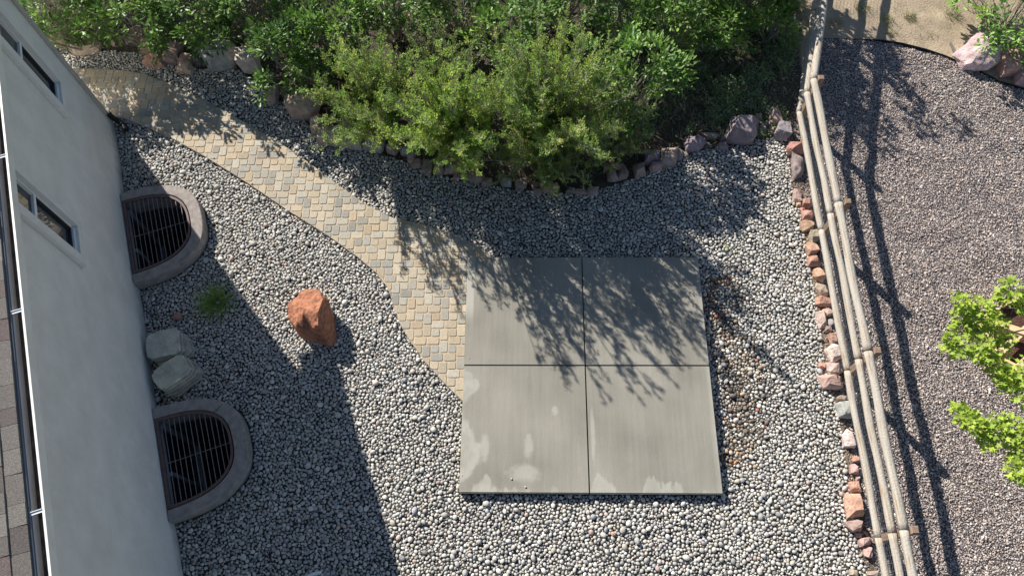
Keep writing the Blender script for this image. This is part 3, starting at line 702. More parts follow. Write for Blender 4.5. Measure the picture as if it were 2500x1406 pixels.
rows = {
 'A': ('counted rightward from the house corner', 'rocks edging the gravel between house corner and first oak', [
  (150,90,50,42,'brown'),(188,78,36,26,'dark'),(207,116,78,32,'tan'),(378,110,54,56,'brown'),(373,148,50,26,'red'),(425,134,48,54,'brown'),(452,140,40,22,'pink'),(452,165,42,22,'pink'),(490,148,34,28,'dark'),(508,112,38,34,'brown'),(538,138,88,60,'grey'),(556,102,46,34,'dark'),(583,140,26,30,'brown'),(602,131,26,24,'pink'),(608,157,58,44,'white')]),
 'B': ('rightward from the leafy oak in the row above the path', 'rocks edging the gravel under the light green shrubs, upper part', [
  (668,232,28,48,'pink'),(706,228,44,46,'dark'),(738,262,90,56,'pink'),(775,308,36,46,'pink'),(789,332,38,42,'pink'),(850,338,90,50,'grey'),(912,353,54,40,'grey'),(961,362,36,34,'brown'),(989,368,26,26,'grey')]),
 'C': ('rightward in the row under the light green shrubs', 'rocks edging the gravel under the light green shrubs, lower part', [
  (1004,385,24,28,'pink'),(1020,399,34,26,'brown'),(1045,408,32,46,'brown'),(1073,410,34,40,'brown'),(1101,407,38,54,'brown'),(1111,427,13,26,'red'),(1127,421,24,36,'brown'),(1160,430,48,24,'brown'),(1188,441,34,24,'brown'),(1235,440,30,22,'grey'),(1275,446,44,28,'brown'),(1305,452,14,14,'brown'),(1313,466,26,18,'brown'),(1343,458,50,26,'red'),(1395,466,30,16,'brown'),(1414,470,40,16,'brown'),(1447,467,34,22,'brown')]),
 'D': ('rightward from the dark red rock below the weeds', 'rocks edging the gravel below the weedy corner', [
  (1500,409,58,20,'red'),(1495,431,28,22,'brown'),(1521,425,30,24,'brown'),(1562,415,30,32,'brown'),(1592,386,40,32,'purple'),(1601,407,32,22,'pink'),(1628,388,48,42,'brown'),(1657,376,24,28,'purple'),(1675,375,16,20,'brown'),(1697,350,52,34,'purple'),(1738,328,42,15,'purple'),(1727,352,24,14,'dark'),(1768,337,14,14,'purple'),(1764,354,30,18,'purple'),(1812,326,84,60,'purple'),(1858,321,22,18,'purple'),(1849,293,22,18,'brown'),(1870,308,18,14,'purple'),(1880,323,18,14,'brown'),(1890,293,32,46,'brown'),(1907,331,42,40,'purple'),(1938,368,42,28,'red')]),
 'E': ('counted toward the viewer in the row along the fence', 'reddish rocks edging the gravel along the fence', [
  (1943,408,32,76,'purple'),(1947,480,24,36,'pink'),(1951,501,14,13,'orange'),(1968,497,28,26,'red'),(1961,511,16,10,'orange'),(1972,527,32,27,'orange'),(1973,552,35,28,'orange'),(1988,577,27,32,'tan'),(1983,606,34,33,'orange'),(1988,636,32,28,'red'),(2002,669,30,38,'orange'),(2008,706,30,34,'pink'),(2013,737,42,30,'orange'),(2024,761,24,22,'pink'),(2007,778,26,44,'pink'),(2029,787,16,20,'grey'),(2022,803,22,18,'brown'),(2032,825,26,34,'orange'),(2036,862,34,44,'white'),(2007,893,18,19,'red'),(2036,902,40,31,'pink'),(2029,936,54,42,'pink'),(2054,972,24,13,'tan'),(2059,1003,42,46,'grey'),(2073,1072,30,50,'white'),(2090,1121,20,19,'red'),(2085,1145,20,26,'pink'),(2094,1165,10,16,'pink'),(2087,1186,26,34,'orange'),(2086,1236,46,60,'orange'),(2086,1283,44,34,'brown'),(2096,1306,15,16,'pink'),(2112,1321,30,30,'pink'),(2121,1348,21,33,'pink'),(2087,1398,26,20,'tan'),(2134,1400,28,18,'pink')]),
}
seed = 100
for key, (phr, grp, lst) in rows.items():
    for i, (px, py, w_, h_, tone) in enumerate(lst):
        seed += 1; o = rock(px, py, w_ * (1.02 if key in 'C' else 1.13), h_ * (1.02 if key in 'C' else 1.13), tone, seed, .72 if key in 'ABD' else .5)
        big = 'large ' if w_ * h_ > 1900 else ('tiny ' if w_ * h_ < 300 else '')
        tag(o, f"{big}{TONEW[tone]} rock, {ORD[i]} {phr}", 'rock', grp)
# the big orange boulder
bp = []
for px, py, z in [(742,701,.36),(775,704,.42),(800,728,.4),(786,726,.55),(774,758,.6),(774,790,.52),(702,738,.26),(699,772,.22),(718,795,.3),(760,802,.4),(808,748,.1),(810,800,.07),(823,835,.03),(812,849,0),(786,842,0),(748,826,.05),(724,808,.1),(800,838,.12)]:
    bp.append(G(px, py, z))
c0 = G(762, 790, 0); pts = [(p[0] - c0[0], p[1] - c0[1], p[2]) for p in bp] + [(-.3, .35, -.05), (.2, .35, -.05), (.32, -.1, -.05), (.1, -.3, -.05), (-.2, -.22, -.05), (-.36, .1, -.05)]
bm = hull_rock(pts, None, 5, 5, .034, .8)
_b = rock_obj('boulder', bm, (.36, .155, .09), (c0[0], c0[1], -.06), 5); _b.data.materials[0] = MT['boulder']
tag(_b, 'big orange red boulder standing alone on the gravel at the edge of the shade', 'boulder')
for (px, py, w_, h_, tone, lab) in [(2392,135,150,84,'white','big white and pink boulder at the bend of the neighbour gravel edge'),(2441,118,52,62,'tan','tan boulder tucked behind the big white one under the bush'),(2462,160,76,76,'orange','orange tan boulder between the white one and the right picture edge'),(2496,190,44,50,'pink','pink boulder cut by the right picture edge')]:
    seed += 1; tag(rock(px, py, w_, h_, tone, seed, .6, 'boulder'), lab, 'boulder', 'boulders at the corner of the neighbour yard')
tag(rock(430, 772, 22, 22, 'red', 301, .5, 'broken_rock'), 'small reddish broken stone lying on shaded gravel near the house', 'stone')
tag(rock(1498, 1302, 12, 16, 'orange', 302, .5, 'broken_rock'), 'small orange stone among pale pebbles below the concrete slab', 'stone')

# ------------------------------------------------------------------ stacked flagstones
def flag(u, v, z, w_, d, t, ang, seed, col, lab):
    g_ = random.Random(seed); n = 20; out = []
    for k in range(n):
        th = 2 * math.pi * k / n; c, s = math.cos(th), math.sin(th)
        r = 1 / ((abs(c) ** 7 + abs(s) ** 7) ** (1 / 7)) * g_.uniform(.95, 1.03); out.append((.5 * w_ * c * r, .5 * d * s * r))
    a = HA + ang; ca_, sa_ = math.cos(a), math.sin(a); x, y = wxy(u, v)
    bm = bmesh.new()
    pts = [(q[0], q[1]) for q in out]
    bot = [bm.verts.new((p[0] * .96, p[1] * .96, 0)) for p in pts]; mid = [bm.verts.new((p[0] * g_.uniform(.99, 1.03), p[1] * g_.uniform(.99, 1.03), t * .5)) for p in pts]; top = [bm.verts.new((p[0] * .97, p[1] * .97, t)) for p in pts]
    for A_, B_ in ((bot, mid), (mid, top)):
        for k in range(n): bm.faces.new((A_[k], A_[(k + 1) % n], B_[(k + 1) % n], B_[k]))
    bm.faces.new(top); bm.faces.new(bot[::-1])
    bmesh.ops.triangulate(bm, faces=bm.faces[:])
    for _ in range(2):
        bmesh.ops.subdivide_edges(bm, edges=bm.edges[:], cuts=1); bmesh.ops.triangulate(bm, faces=bm.faces[:])
    for vv in bm.verts:
        vv.co += Vector((0, 0, 1)) * mnoise.noise(vv.co * 7 + Vector((seed, 0, 0))) * .008 * (1 if vv.co.z > t * .4 else 0)
        k = mnoise.noise(vv.co * 9 + Vector((0, seed, 0))) * .012; vv.co.x += k; vv.co.y -= k
    o = rock_obj('flagstone', bm, col, (x, y, z), seed); o.rotation_euler = (0, 0, a)
    tag(o, lab, 'flagstone', 'flat stones stacked against the house wall'); return o
z = -.01; ts = [.075, .06, .055, .06]
offs = [(4.98, .42, .62, .44, .35), (4.95, .4, .6, .44, .15), (4.9, .36, .56, .42, -.02), (4.86, .33, .54, .46, -.1)]
ws_ = ['bottom', 'second from the bottom', 'second from the top', 'top']
for k, (u, v, d_, w_, an) in enumerate(offs):
    x_ = flag(u, v, z, w_, d_ * .95, ts[k], an, 400 + k, (.5, .46, .38) if k < 3 else (.6, .56, .46), f"{ws_[k]} flat stone of the stack nearer the grass tuft, against the wall"); z += ts[k] + .002
z = -.01; ts = [.06, .055, .05, .055, .065]
ws_ = ['bottom', 'second from the bottom', 'middle', 'second from the top', 'mottled top']
for k, (u, v) in enumerate([(5.46, .48), (5.44, .46), (5.43, .44), (5.41, .42), (5.39, .4)]):
    flag(u, v, z, .4 - .005 * k, .6 - .01 * k, ts[k], .42 - .02 * k, 410 + k, (.48, .44, .35) if k < 4 else (.58, .55, .43), f"{ws_[k]} flat stone of the stack nearer the shaded window well"); z += ts[k] + .002

# ------------------------------------------------------------------ split-rail fence
fence = thing('split_rail_fence', 'weathered three-rail wooden fence with wire mesh dividing the two yards', 'fence', (4.9, 3.6, 0))
mwood = mat('weathered_rail', (.27, .165, .085), (.45, .42, .37), scale=5, detail=9, stretch=(9, .45, 9), rough=.9, bump=.5, bscale=40)
_cr = [n_ for n_ in mwood.node_tree.nodes if n_.type == 'VALTORGB'][0]; _cr.color_ramp.elements[0].position = .3
_e = _cr.color_ramp.elements.new(.46); _e.color = (.39, .345, .285, 1)
mpost = mat('brown_post', (.2, .13, .09), (.3, .21, .15), scale=9, stretch=(3, 3, .6), rough=.9, bump=.3)
mwire = mat('galvanised_wire', (.3, .3, .31), rough=.4, metal=.6)
FX = 4.84
dv = Vector((math.cos(R_(75.2)), math.sin(R_(75.2)), 0))
nodes = [Vector((FX, -1.25, 0)), Vector((FX, 1.2, 0)), Vector((FX, 3.63, 0)), Vector((FX, 6.08, 0)), Vector((FX, 8.5, 0))]
for k in range(1, 4): nodes.append(nodes[4] + dv * 2.44 * k)
off = (4.9, 3.6, 0); pr = random.Random(9)
for k, p in enumerate(nodes):
    sid = Vector((1, 0, 0)) if k <= 4 else Vector((dv.y, -dv.x, 0))
    c = p + sid * .118; mb = MB(); t = .05; lean = pr.uniform(-.01, .01)
    vs = []
    for z, s_ in ((-.1, t), (1.2, t), (1.215, t - .012)):
        for a, b_ in ((-s_, -s_), (s_, -s_), (s_, s_), (-s_, s_)): vs.append((c.x + a + lean * z, c.y + b_, z))
    mb.add(vs, [(3, 2, 1, 0), (8, 9, 10, 11)] + [(j * 4 + i, j * 4 + (i + 1) % 4, (j + 1) * 4 + (i + 1) % 4, (j + 1) * 4 + i) for j in (0, 1) for i in range(4)])
    mb.build('post', mpost, fence, off=off)
for a, b_ in zip(nodes[:-1], nodes[1:]):
    for hgt in (.27, .80, 1.14):
        mb = MB(); n = 26; pts = []; rad = []; ph = pr.uniform(0, 9); sag = pr.uniform(-.012, .012); r0 = {.27: .055, .80: .055, 1.14: .062}[hgt]; dx_ = .045 if hgt < .5 else 0
        for i in range(n + 1):
            t = i / n; q = a.lerp(b_, t * .998 + .001); q.z = hgt + sag * math.sin(math.pi * t) + .006 * math.sin(ph + t * 9) * math.sin(math.pi * t); q += dx_ * Vector(((b_ - a).y, -(b_ - a).x, 0)).normalized(); q.x += .01 * math.sin(ph * 2 + t * 6) * math.sin(math.pi * t)
            pts.append(q); rad.append(r0 * (1 + .06 * math.sin(ph + 13 * t) + pr.uniform(-.02, .02)) * (1 if i in (0, n) else 1))
        mb.tube(pts, rad, 10, squash=.9); mb.build('rail', mwood, fence, off=off, smooth=True)
for p, k in zip(nodes[2:3], range(1)):
    for hgt in (.27, .80, 1.14):
        mb = MB(); pts = [(p.x + (.045 if hgt < .5 else 0) + .067 * math.cos(t_), p.y + .012, hgt + .062 * math.sin(t_)) for t_ in [R_(d) for d in range(0, 361, 24)]]
        mb.tube(pts, .002, 4); mb.build('tie_wire', MT['black'], fence, off=off)
mb = MB()
for a, b_ in zip(nodes[:-1], nodes[1:]):
    sid = Vector(((b_ - a).y, -(b_ - a).x, 0)).normalized() * .064; L_ = (b_ - a).length
    for j in range(20):
        z = .03 + j * .056; mb.tube([a + sid + Vector((0, 0, z)), b_ + sid + Vector((0, 0, z + .004 * math.sin(j)))], .0017, 3, cap=False)
    for j in range(int(L_ / .1)):
        q = a.lerp(b_, j * .1 / L_) + sid; mb.tube([q + Vector((0, 0, .02)), q + Vector((0, 0, 1.1))], .0014, 3, cap=False)
mb.build('wire_mesh', mwire, fence, off=off)

# ------------------------------------------------------------------ metal edging, pipe, tubing, scrap
def line_thing(name, pts, rad, m, label, cat, sides=6, flat=None):
    mb = MB(); c = pts[len(pts) // 2]
    if flat:
        for a, b_ in zip(pts[:-1], pts[1:]):
            a = Vector(a); b_ = Vector(b_); t = (b_ - a).normalized(); s_ = Vector((-t.y, t.x, 0)) * flat[0]
            vs = [a - s_, b_ - s_, b_ + s_, a + s_]; mb.add([v for v in vs] + [v + Vector((0, 0, flat[1])) for v in vs], [(0, 3, 2, 1), (4, 5, 6, 7), (0, 1, 5, 4), (1, 2, 6, 5), (2, 3, 7, 6), (3, 0, 4, 7)])
    else: mb.tube(pts, rad, sides)
    o = mb.build(name, m, off=(c[0], c[1], 0)); o.location = (c[0], c[1], 0); return tag(o, label, cat)
line_thing('lawn_edging', [(x, y, -.06) for x, y in EDW], 0, MT['black'], 'thin black metal edging curving between dirt and crushed gravel', 'edging', flat=(.004, .085))
line_thing('edging_strip', [tuple(G(2318, 108, .05)), tuple(G(2334, 136, .04)), tuple(G(2348, 162, .02))], 0, mat('dull_steel', (.3, .28, .26), rough=.5, metal=.5), 'loose end of steel edging sticking up beside the white boulder', 'edging', flat=(.012, .05))
line_thing('pvc_pipe', [tuple(G(740, 1411, .02)), tuple(G(765, 1400, .025)), tuple(G(784, 1396, .03))], .022, MT['pvc'], 'short white plastic pipe on shaded gravel at the bottom picture edge', 'pipe', 10)
line_thing('drip_tube', [tuple(G(652, 1345, .015)), tuple(G(664, 1370, .02)), tuple(G(676, 1395, .015)), tuple(G(688, 1430, .01))], .007, MT['black'], 'thin black drip tube on shaded gravel below the lower window well', 'tube')
line_thing('drip_tube', [tuple(G(588, 880, .01)), tuple(G(586, 905, .02)), tuple(G(587, 935, .01))], .006, MT['black'], 'short black drip tube end on gravel beside the stacked stones', 'tube')
c = G(1927, 47, .12); mb = MB(); mb.box((-.11, -.028, 0), (.11, .028, .02)); o = mb.build('scrap_board', MT['paper'], bevel=.004); o.location = c; o.rotation_euler = (.1, -.15, -.02)
tag(o, 'small pale board lying in the weeds close to the fence top', 'board')

# ------------------------------------------------------------------ foliage
def leaf_mesh(name, TV, TF, pos, ldir, nrm, size, colr, m, parent, off):
    ldir = ldir / np.linalg.norm(ldir, axis=1, keepdims=True)
    nrm = nrm - (nrm * ldir).sum(1, keepdims=True) * ldir; nrm /= np.linalg.norm(nrm, axis=1, keepdims=True) + 1e-9
    sd = np.cross(nrm, ldir); k = len(TV); n = len(pos)
    V = pos[:, None] + size[:, None, None] * (TV[None, :, 0:1] * ldir[:, None] + TV[None, :, 1:2] * sd[:, None] + TV[None, :, 2:3] * nrm[:, None])
    F = TF[None] + (np.arange(n) * k)[:, None, None]
    return mesh_np(name, V.reshape(-1, 3) - np.array(off), F.reshape(-1, TF.shape[1]), m, np.repeat(colr, k, 0), parent=parent)
# lobed oak leaf (fan of triangles round the midrib)
ol = [(0, .03), (.22, .14), (.3, .1), (.42, .27), (.52, .14), (.66, .3), (.76, .16), (.9, .2), (1.02, .05)]
OUT = [(x, y) for x, y in ol] + [(x, -y) for x, y in ol[::-1]]
OV = np.array([(.5, 0, -.03)] + [(x, y, .09 * abs(y) * 2 - .12 * (x - .5) ** 2) for x, y in OUT]); OF = np.array([(0, i + 1, (i + 1) % len(OUT) + 1) for i in range(len(OUT))])
# small leaf
SV = np.array([(0, 0, 0), (.55, .24, .05), (1, 0, -.03), (.55, -.24, .05)]); SF = np.array([(0, 1, 2), (0, 2, 3)])
# maple leaf
ml = []
for a, r in ((-150, .35), (-115, .62), (-95, .4), (-62, .85), (-45, .48), (-22, .6), (0, 1.0), (22, .6), (45, .48), (62, .85), (95, .4), (115, .62), (150, .35)):
    ml.append((.35 + .62 * r * math.cos(R_(a)), .62 * r * math.sin(R_(a))))
MV = np.array([(.35, 0, -.03)] + [(x, y, .1 * abs(y) - .1 * max(x - .4, 0)) for x, y in ml]); MF = np.array([(0, i + 1, (i + 1) % len(ml) + 1) for i in range(len(ml))])
GV = np.array([(0, .5, 0), (0, -.5, 0), (.6, -.35, .0), (.6, .35, .0), (1, 0, 0)])

def unit(g, n):
    v = g.normal(0, 1, (n, 3)); return v / np.linalg.norm(v, axis=1, keepdims=True)

def oak(x, y, r, top, seed, label, group='gambel oaks behind the stones', bot=.15, dens=1.0, tint=1.0, name='oak_shrub', lsize=.1):
    g = np.random.default_rng(seed); t = thing(name, label, 'shrub', (x, y, 0), 0, group)
    zc = bot + (top - bot) * .5; rz_ = (top - bot) * .5
    nc = int(60 * dens * (r / .9) ** 2 * (.6 + .4 * rz_)); d = unit(g, nc * 2); d[:, 2] = np.abs(d[:, 2]) * 1.0 - .35; d /= np.linalg.norm(d, axis=1, keepdims=True)
    d = d[:nc]; sh_ = g.uniform(.62, 1.12, nc); lump = 1 + .22 * np.sin(np.arctan2(d[:, 1], d[:, 0]) * 3 + seed) + .1 * g.normal(0, 1, nc)
    C = np.stack([d[:, 0] * r * sh_ * lump, d[:, 1] * r * sh_ * lump, zc + d[:, 2] * rz_ * sh_], -1); C[:, 2] = np.clip(C[:, 2], .12, None)
    P = []; Ld = []; Nn = []; Sz = []; Cc = []
    for ci, c in enumerate(C):
        m = int(g.integers(28, 52)); cr_ = g.uniform(.13, .25); dd = unit(g, m); dd[:, 2] = dd[:, 2] * .75 + .2
        p = c + dd * cr_ * g.uniform(.25, 1, (m, 1)); out = dd + d[ci] * .4; out[:, 2] += .05
        P.append(p); Ld.append(out + g.normal(0, .3, (m, 3))); nn = g.normal(0, .4, (m, 3)) + np.array([-.42, .45, .8]); Nn.append(nn)
        Sz.append(lsize * g.uniform(.6, 1.25, m))
        base = np.array([(.125, .235, .045), (.16, .285, .05), (.095, .19, .045), (.21, .34, .06)])[g.choice(4, p=[.3, .35, .2, .15])]
        Cc.append(base[None] * g.uniform(.7, 1.35, (m, 1)) * tint * g.uniform(.75, 1.25))
    P = np.concatenate(P); P[:, 2] = np.maximum(P[:, 2], .02)
    leaf_mesh('crown', OV, OF, P, np.concatenate(Ld), np.concatenate(Nn), np.concatenate(Sz), np.concatenate(Cc), MT['oak'], t, (0, 0, 0))
    mb = MB(); q = random.Random(seed)
    base = [Vector((q.uniform(-.2, .2), q.uniform(-.2, .2), -.03)) for _ in range(5)]
    for ci in range(0, nc):
        c = Vector(C[ci]); b0 = base[ci % 5]; mid = b0.lerp(c, .5) + Vector((q.uniform(-.12, .12), q.uniform(-.12, .12), q.uniform(0, .15)))
        mid2 = b0.lerp(c, .8) + Vector((q.uniform(-.08, .08), q.uniform(-.08, .08), q.uniform(0, .08)))
        w0 = .022 if ci < 10 else .01
        mb.tube([b0, mid, mid2, c + Vector((q.uniform(-.1, .1), q.uniform(-.1, .1), q.uniform(-.02, .12)))], [w0, w0 * .6, w0 * .35, .0025], 5, cap=False)
        for _ in range(2):
            mb.tube([mid2, mid2 + Vector((q.uniform(-.25, .25), q.uniform(-.25, .25), q.uniform(-.05, .25)))], [.004, .002], 4, cap=False)
    mb.build('stems', MT['twig'], t)
    return t

def mahogany(x, y, seed, label, stems, height, spread, lean=(0, 0), nshoot=26, col=((.29, .42, .08), (.33, .46, .085), (.24, .35, .075), (.38, .48, .11)), lsz=.034, upright=.5, group='light green fine-leaved shrubs'):
    g = np.random.default_rng(seed); q = random.Random(seed); t = thing('feathery_shrub', label, 'shrub', (x, y, 0), 0, group)
    mb = MB(); P = []; Ld = []; Nn = []; Sz = []; Cc = []; col = np.array(col)
    for s in range(stems):
        ph = 2 * math.pi * (s + q.uniform(-.4, .4)) / stems * 3.0; rr_ = math.sqrt(q.uniform(.02, 1)) * spread; h = height * q.uniform(.72, 1.05) * (1 - .38 * (rr_ / spread) ** 2)
        b0 = Vector((.25 * math.cos(ph), .25 * math.sin(ph), -.02)) * q.random(); tip = Vector((rr_ * math.cos(ph) + lean[0], rr_ * math.sin(ph) + lean[1], h))
        c1 = b0.lerp(tip, .5) + Vector((-.08 * math.cos(ph), -.08 * math.sin(ph), h * .08))
        def bz(u): return b0 * (1 - u) ** 2 + c1 * 2 * u * (1 - u) + tip * u * u
        n = 9; pts = [bz(i / n) + Vector((q.uniform(-.015, .015), q.uniform(-.015, .015), 0)) for i in range(n + 1)]; mb.tube(pts, [.016 * (1 - .85 * i / n) + .0015 for i in range(n + 1)], 5, cap=False)
        cc = col[q.randrange(len(col))]
        for k in range(nshoot):
            u = 1 - .82 * q.random() ** .75 if k else .97; o = bz(u); tg = (bz(min(u + .05, 1)) - bz(u - .05)).normalized()
            rnd = Vector((q.gauss(0, 1), q.gauss(0, 1), q.gauss(.15, .5))).normalized()
            d_ = (tg * upright + Vector((0, 0, .35)) + rnd * .75).normalized() if k else tg
            L_ = q.uniform(.12, .36) * (1.3 - .7 * u); e = o + d_ * L_ + Vector((0, 0, .03)); mb.tube([o, o.lerp(e, .5) - Vector((0, 0, .01)), e], [.0055, .004, .0015], 4, cap=False)
            if k and q.random() < .12: continue
            m = int(L_ * 165); uu = g.uniform(.05, 1, m) ** .8
            dd = np.array(d_)[None]; side = unit(g, m); side -= (side * dd).sum(1, keepdims=True) * dd
            P.append(np.array(o)[None] + dd * (uu * L_)[:, None] + side * g.uniform(.002, .03, (m, 1))); Ld.append(dd * .9 + side * .9 + g.normal(0, .15, (m, 3)))
            nn = g.normal(0, .4, (m, 3)) + np.array([-.4, .42, .7]); Nn.append(nn); Sz.append(lsz * g.uniform(.6, 1.25, m)); Cc.append(cc[None] * g.uniform(.7, 1.3, (m, 1)) * (1 + .3 * q.uniform(-1, 1)) * np.array([1 + .18 * q.uniform(-1, 1), 1, 1]))
    P = np.concatenate(P); P[:, 2] = np.maximum(P[:, 2], .02)
    leaf_mesh('crown', SV, SF, P, np.concatenate(Ld), np.concatenate(Nn), np.concatenate(Sz), np.concatenate(Cc), MT['mahog'], t, (0, 0, 0))
    mb.build('stems', MT['twig'], t); return t

OAKS = [
 (190, 40, .8, .5, 'low oak sprout over the orange brown rock by the house corner'),
 (110, -10, 1.7, .85, 'dark green oak brush rising behind the house corner at the far left'),
 (290, 5, 1.5, .75, 'oak brush with bare twigs above the pair of shaded brown rocks'),
 (455, -5, 1.6, .75, 'oak brush leaning over the brown rocks where the path leaves the house'),
 (590, -55, 1.9, .8, 'dark oak brush above the big grey rock at the top edge'),
 (700, 90, 1.6, .75, 'glossy oak spilling over the rocks left of the light green shrubs'),
 (800, 30, 1.9, .75, 'glossy oak touching the leftmost light green shrub from behind'),
 (950, -50, 1.9, .8, 'shaded oak behind the leftmost light green shrub'),
 (1110, -30, 1.5, .7, 'dark oak in the gap between the light green shrubs'),
 (1240, 50, 1.9, .62, 'bright oak standing between two light green shrubs at the top'),
 (1390, -80, 1.9, .8, 'oak behind the tallest light green shrub'),
 (1560, 150, 1.9, .72, 'sunlit oak mound right of the tallest light green shrub'),
 (1530, 10, 1.6, .7, 'half shaded oak directly behind the sunlit oak mound'),
 (1680, -5, 1.7, .75, 'bright-topped oak above the shaded weedy corner'),
 (1840, -60, 1.7, .7, 'oak at the top edge next to the pale scrap board'),
 (1755, 60, 1.1, .55, 'low shaded brush above the weedy corner, left of the pale scrap board'),
 (1885, 25, .9, .45, 'small shaded brush between the pale scrap board and the fence'),
 (2485, 12, .95, .88, 'bright green bush above the white boulder in the top right corner'),
]
sd = 20
for (px, py, z, r, lab) in OAKS:
    sd += 1; c = G(px, py, z * .75); oak(c[0], c[1], r * 1.05, z, sd, lab, dens=1.15, tint=1.0 if px < 2400 else 1.25, group='oak brush behind the stones' if px < 2400 else None)
THK = ['back row oak, leftmost of the thicket', 'back row oak second from the left, behind the house corner', 'back row oak third from the left, above the path bend', 'back row oak behind the gap right of the tallest shrub', 'tallest back row oak, above the weedy corner', 'back row oak nearest the fence', 'slender back row oak in front of the tallest one', 'lone back row oak behind the light green shrubs']
# oaks further back, out of frame but shading the corner
for k, (x, y, r, h) in enumerate([(-9.6, 13.3, 1.1, 2.6), (-7.6, 12.9, 1.1, 2.5), (-5.8, 12.9, 1.0, 2.3), (1.6, 12.6, 1.1, 2.6), (3.4, 12.9, 1.1, 2.9), (4.5, 11.9, .8, 2.9), (3.8, 11.3, .75, 2.8), (-1.5, 12.8, 1.1, 2.3)]):
    oak(x, y, r, h, 60 + k, THK[k], dens=.6, group='thicket oaks further back')

mahogany(-2.6, 8.45, 201, 'light green feathery shrub nearest the path, left of the other two', 40, 2.6, 1.2, (-.05, -.5), 46)
mahogany(-1.2, 7.95, 202, 'lowest bright yellow green shrub hanging over the edging rocks', 40, 3.55, 1.05, (.0, -.85), 54, col=((.32, .46, .07), (.27, .41, .065), (.37, .5, .09)))
mahogany(.3, 8.1, 203, 'tallest light green shrub, reaching furthest up to the top edge', 50, 3.35, 1.35, (.05, -.5), 54)
mahogany(.35, 7.75, 204, 'grey green low shrub in front of the tallest one, over the reddish rocks', 38, 1.7, 1.3, (0, -.25), 36, col=((.3, .42, .1), (.34, .46, .1), (.25, .35, .09)))
mahogany(-1.5, 9.2, 205, 'grey green shrub with upright shoots behind the yellow green one', 22, 2.1, .7, (0, 0), 20, col=((.23, .3, .1), (.27, .34, .11)), upright=1.1)
mahogany(1.5, 7.95, 206, 'dull green thin shrub at the right end beside the shaded weeds', 24, 1.2, .85, (.1, 0), 28, col=((.24, .33, .09), (.28, .36, .11)))

# weeds, dry grass and litter in the bed
BEDB = [G2(x, y) for x, y in BEDTOP[:29]]
def blades(name, pos, hgt, wid, colr, m, parent=None, off=(0, 0, 0), spread=.6, g=None):
    n = len(pos); d = g.normal(0, spread, (n, 3)); d[:, 2] = 1; d /= np.linalg.norm(d, axis=1, keepdims=True)
    a = g.uniform(0, 6.28, n); s_ = np.stack([np.cos(a), np.sin(a), np.zeros(n)], -1) * wid[:, None]
    bend = g.normal(0, .35, (n, 3)); bend[:, 2] = -np.abs(bend[:, 2]) * .6
    p0 = pos; p1 = pos + d * hgt[:, None] * .55; p2 = pos + d * hgt[:, None] + bend * hgt[:, None] * .5; p2[:, 2] = np.maximum(p2[:, 2], .01)
    V = np.stack([p0 - s_, p0 + s_, p1 + s_ * .7, p1 - s_ * .7, p2], 1).reshape(-1, 3)
    b_ = (np.arange(n) * 5)[:, None]; F = np.concatenate([b_ + np.array([[0, 1, 2]]), b_ + np.array([[0, 2, 3]]), b_ + np.array([[3, 2, 4]])])
    return mesh_np(name, V - np.array(off), F, m, np.repeat(colr, 5, 0), parent=parent)
g = np.random.default_rng(31)
n = 120000; x = g.uniform(-10, 6.2, n); y = g.uniform(7.2, 13, n)
inb = ~pip(x, y, BED) & ~pip(x, y, PATH) & (x < 4.75 + np.maximum(y - 8.5, 0) * .27) & (y > 7.35)
u, v = uv(x, y); inb &= (v > .1) | (u < -.1)
dn = np.where(x > 1.0, 1.0, .22) * np.clip(.55 + .5 * fbm(x, y, 2.2, 9), .05, 1); inb &= g.uniform(0, 1, n) < dn
x, y = x[inb], y[inb]; n = len(x)
pal = np.array([(.25, .3, .15), (.19, .26, .1), (.3, .35, .22), (.5, .43, .28), (.38, .33, .22), (.22, .33, .1)])
ci = np.clip((fbm(x, y, 3.1, 12) * 1.5 + g.normal(2.4, 1.3, n)).astype(int), 0, 5)
stuff(blades('weedy_grass', np.stack([x, y, np.full(n, -.03)], -1), g.uniform(.05, .26, n), g.uniform(.003, .0065, n), pal[ci] * g.uniform(.7, 1.25, (n, 1)), MT['grass'], spread=.8, g=g), 'shaded grey green weeds and dry grass behind the stones', 'weeds')
# fallen leaves
n = 14000; x = g.uniform(-10, 6, n); y = g.uniform(7.3, 13, n); ok = ~pip(x, y, BED) & ~pip(x, y, PATH) & (x < 4.75 + np.maximum(y - 8.5, 0) * .27); u, v = uv(x, y); ok &= (v > .1) | (u < -.1); x, y = x[ok], y[ok]; n = len(x)
nn = g.normal(0, .4, (n, 3)); nn[:, 2] += 1
pal = np.array([(.14, .09, .05), (.19, .13, .08), (.09, .065, .04), (.25, .2, .13)])
stuff(leaf_mesh('leaf_litter', OV, OF, np.stack([x, y, g.uniform(-.02, .015, n)], -1), np.stack([g.normal(0, 1, n), g.normal(0, 1, n), g.normal(0, .15, n)], -1), nn, g.uniform(.03, .07, n), pal[g.choice(4, n)], MT['grass'], None, (0, 0, 0)), 'brown fallen leaves on the soil under the brush', 'leaf litter')
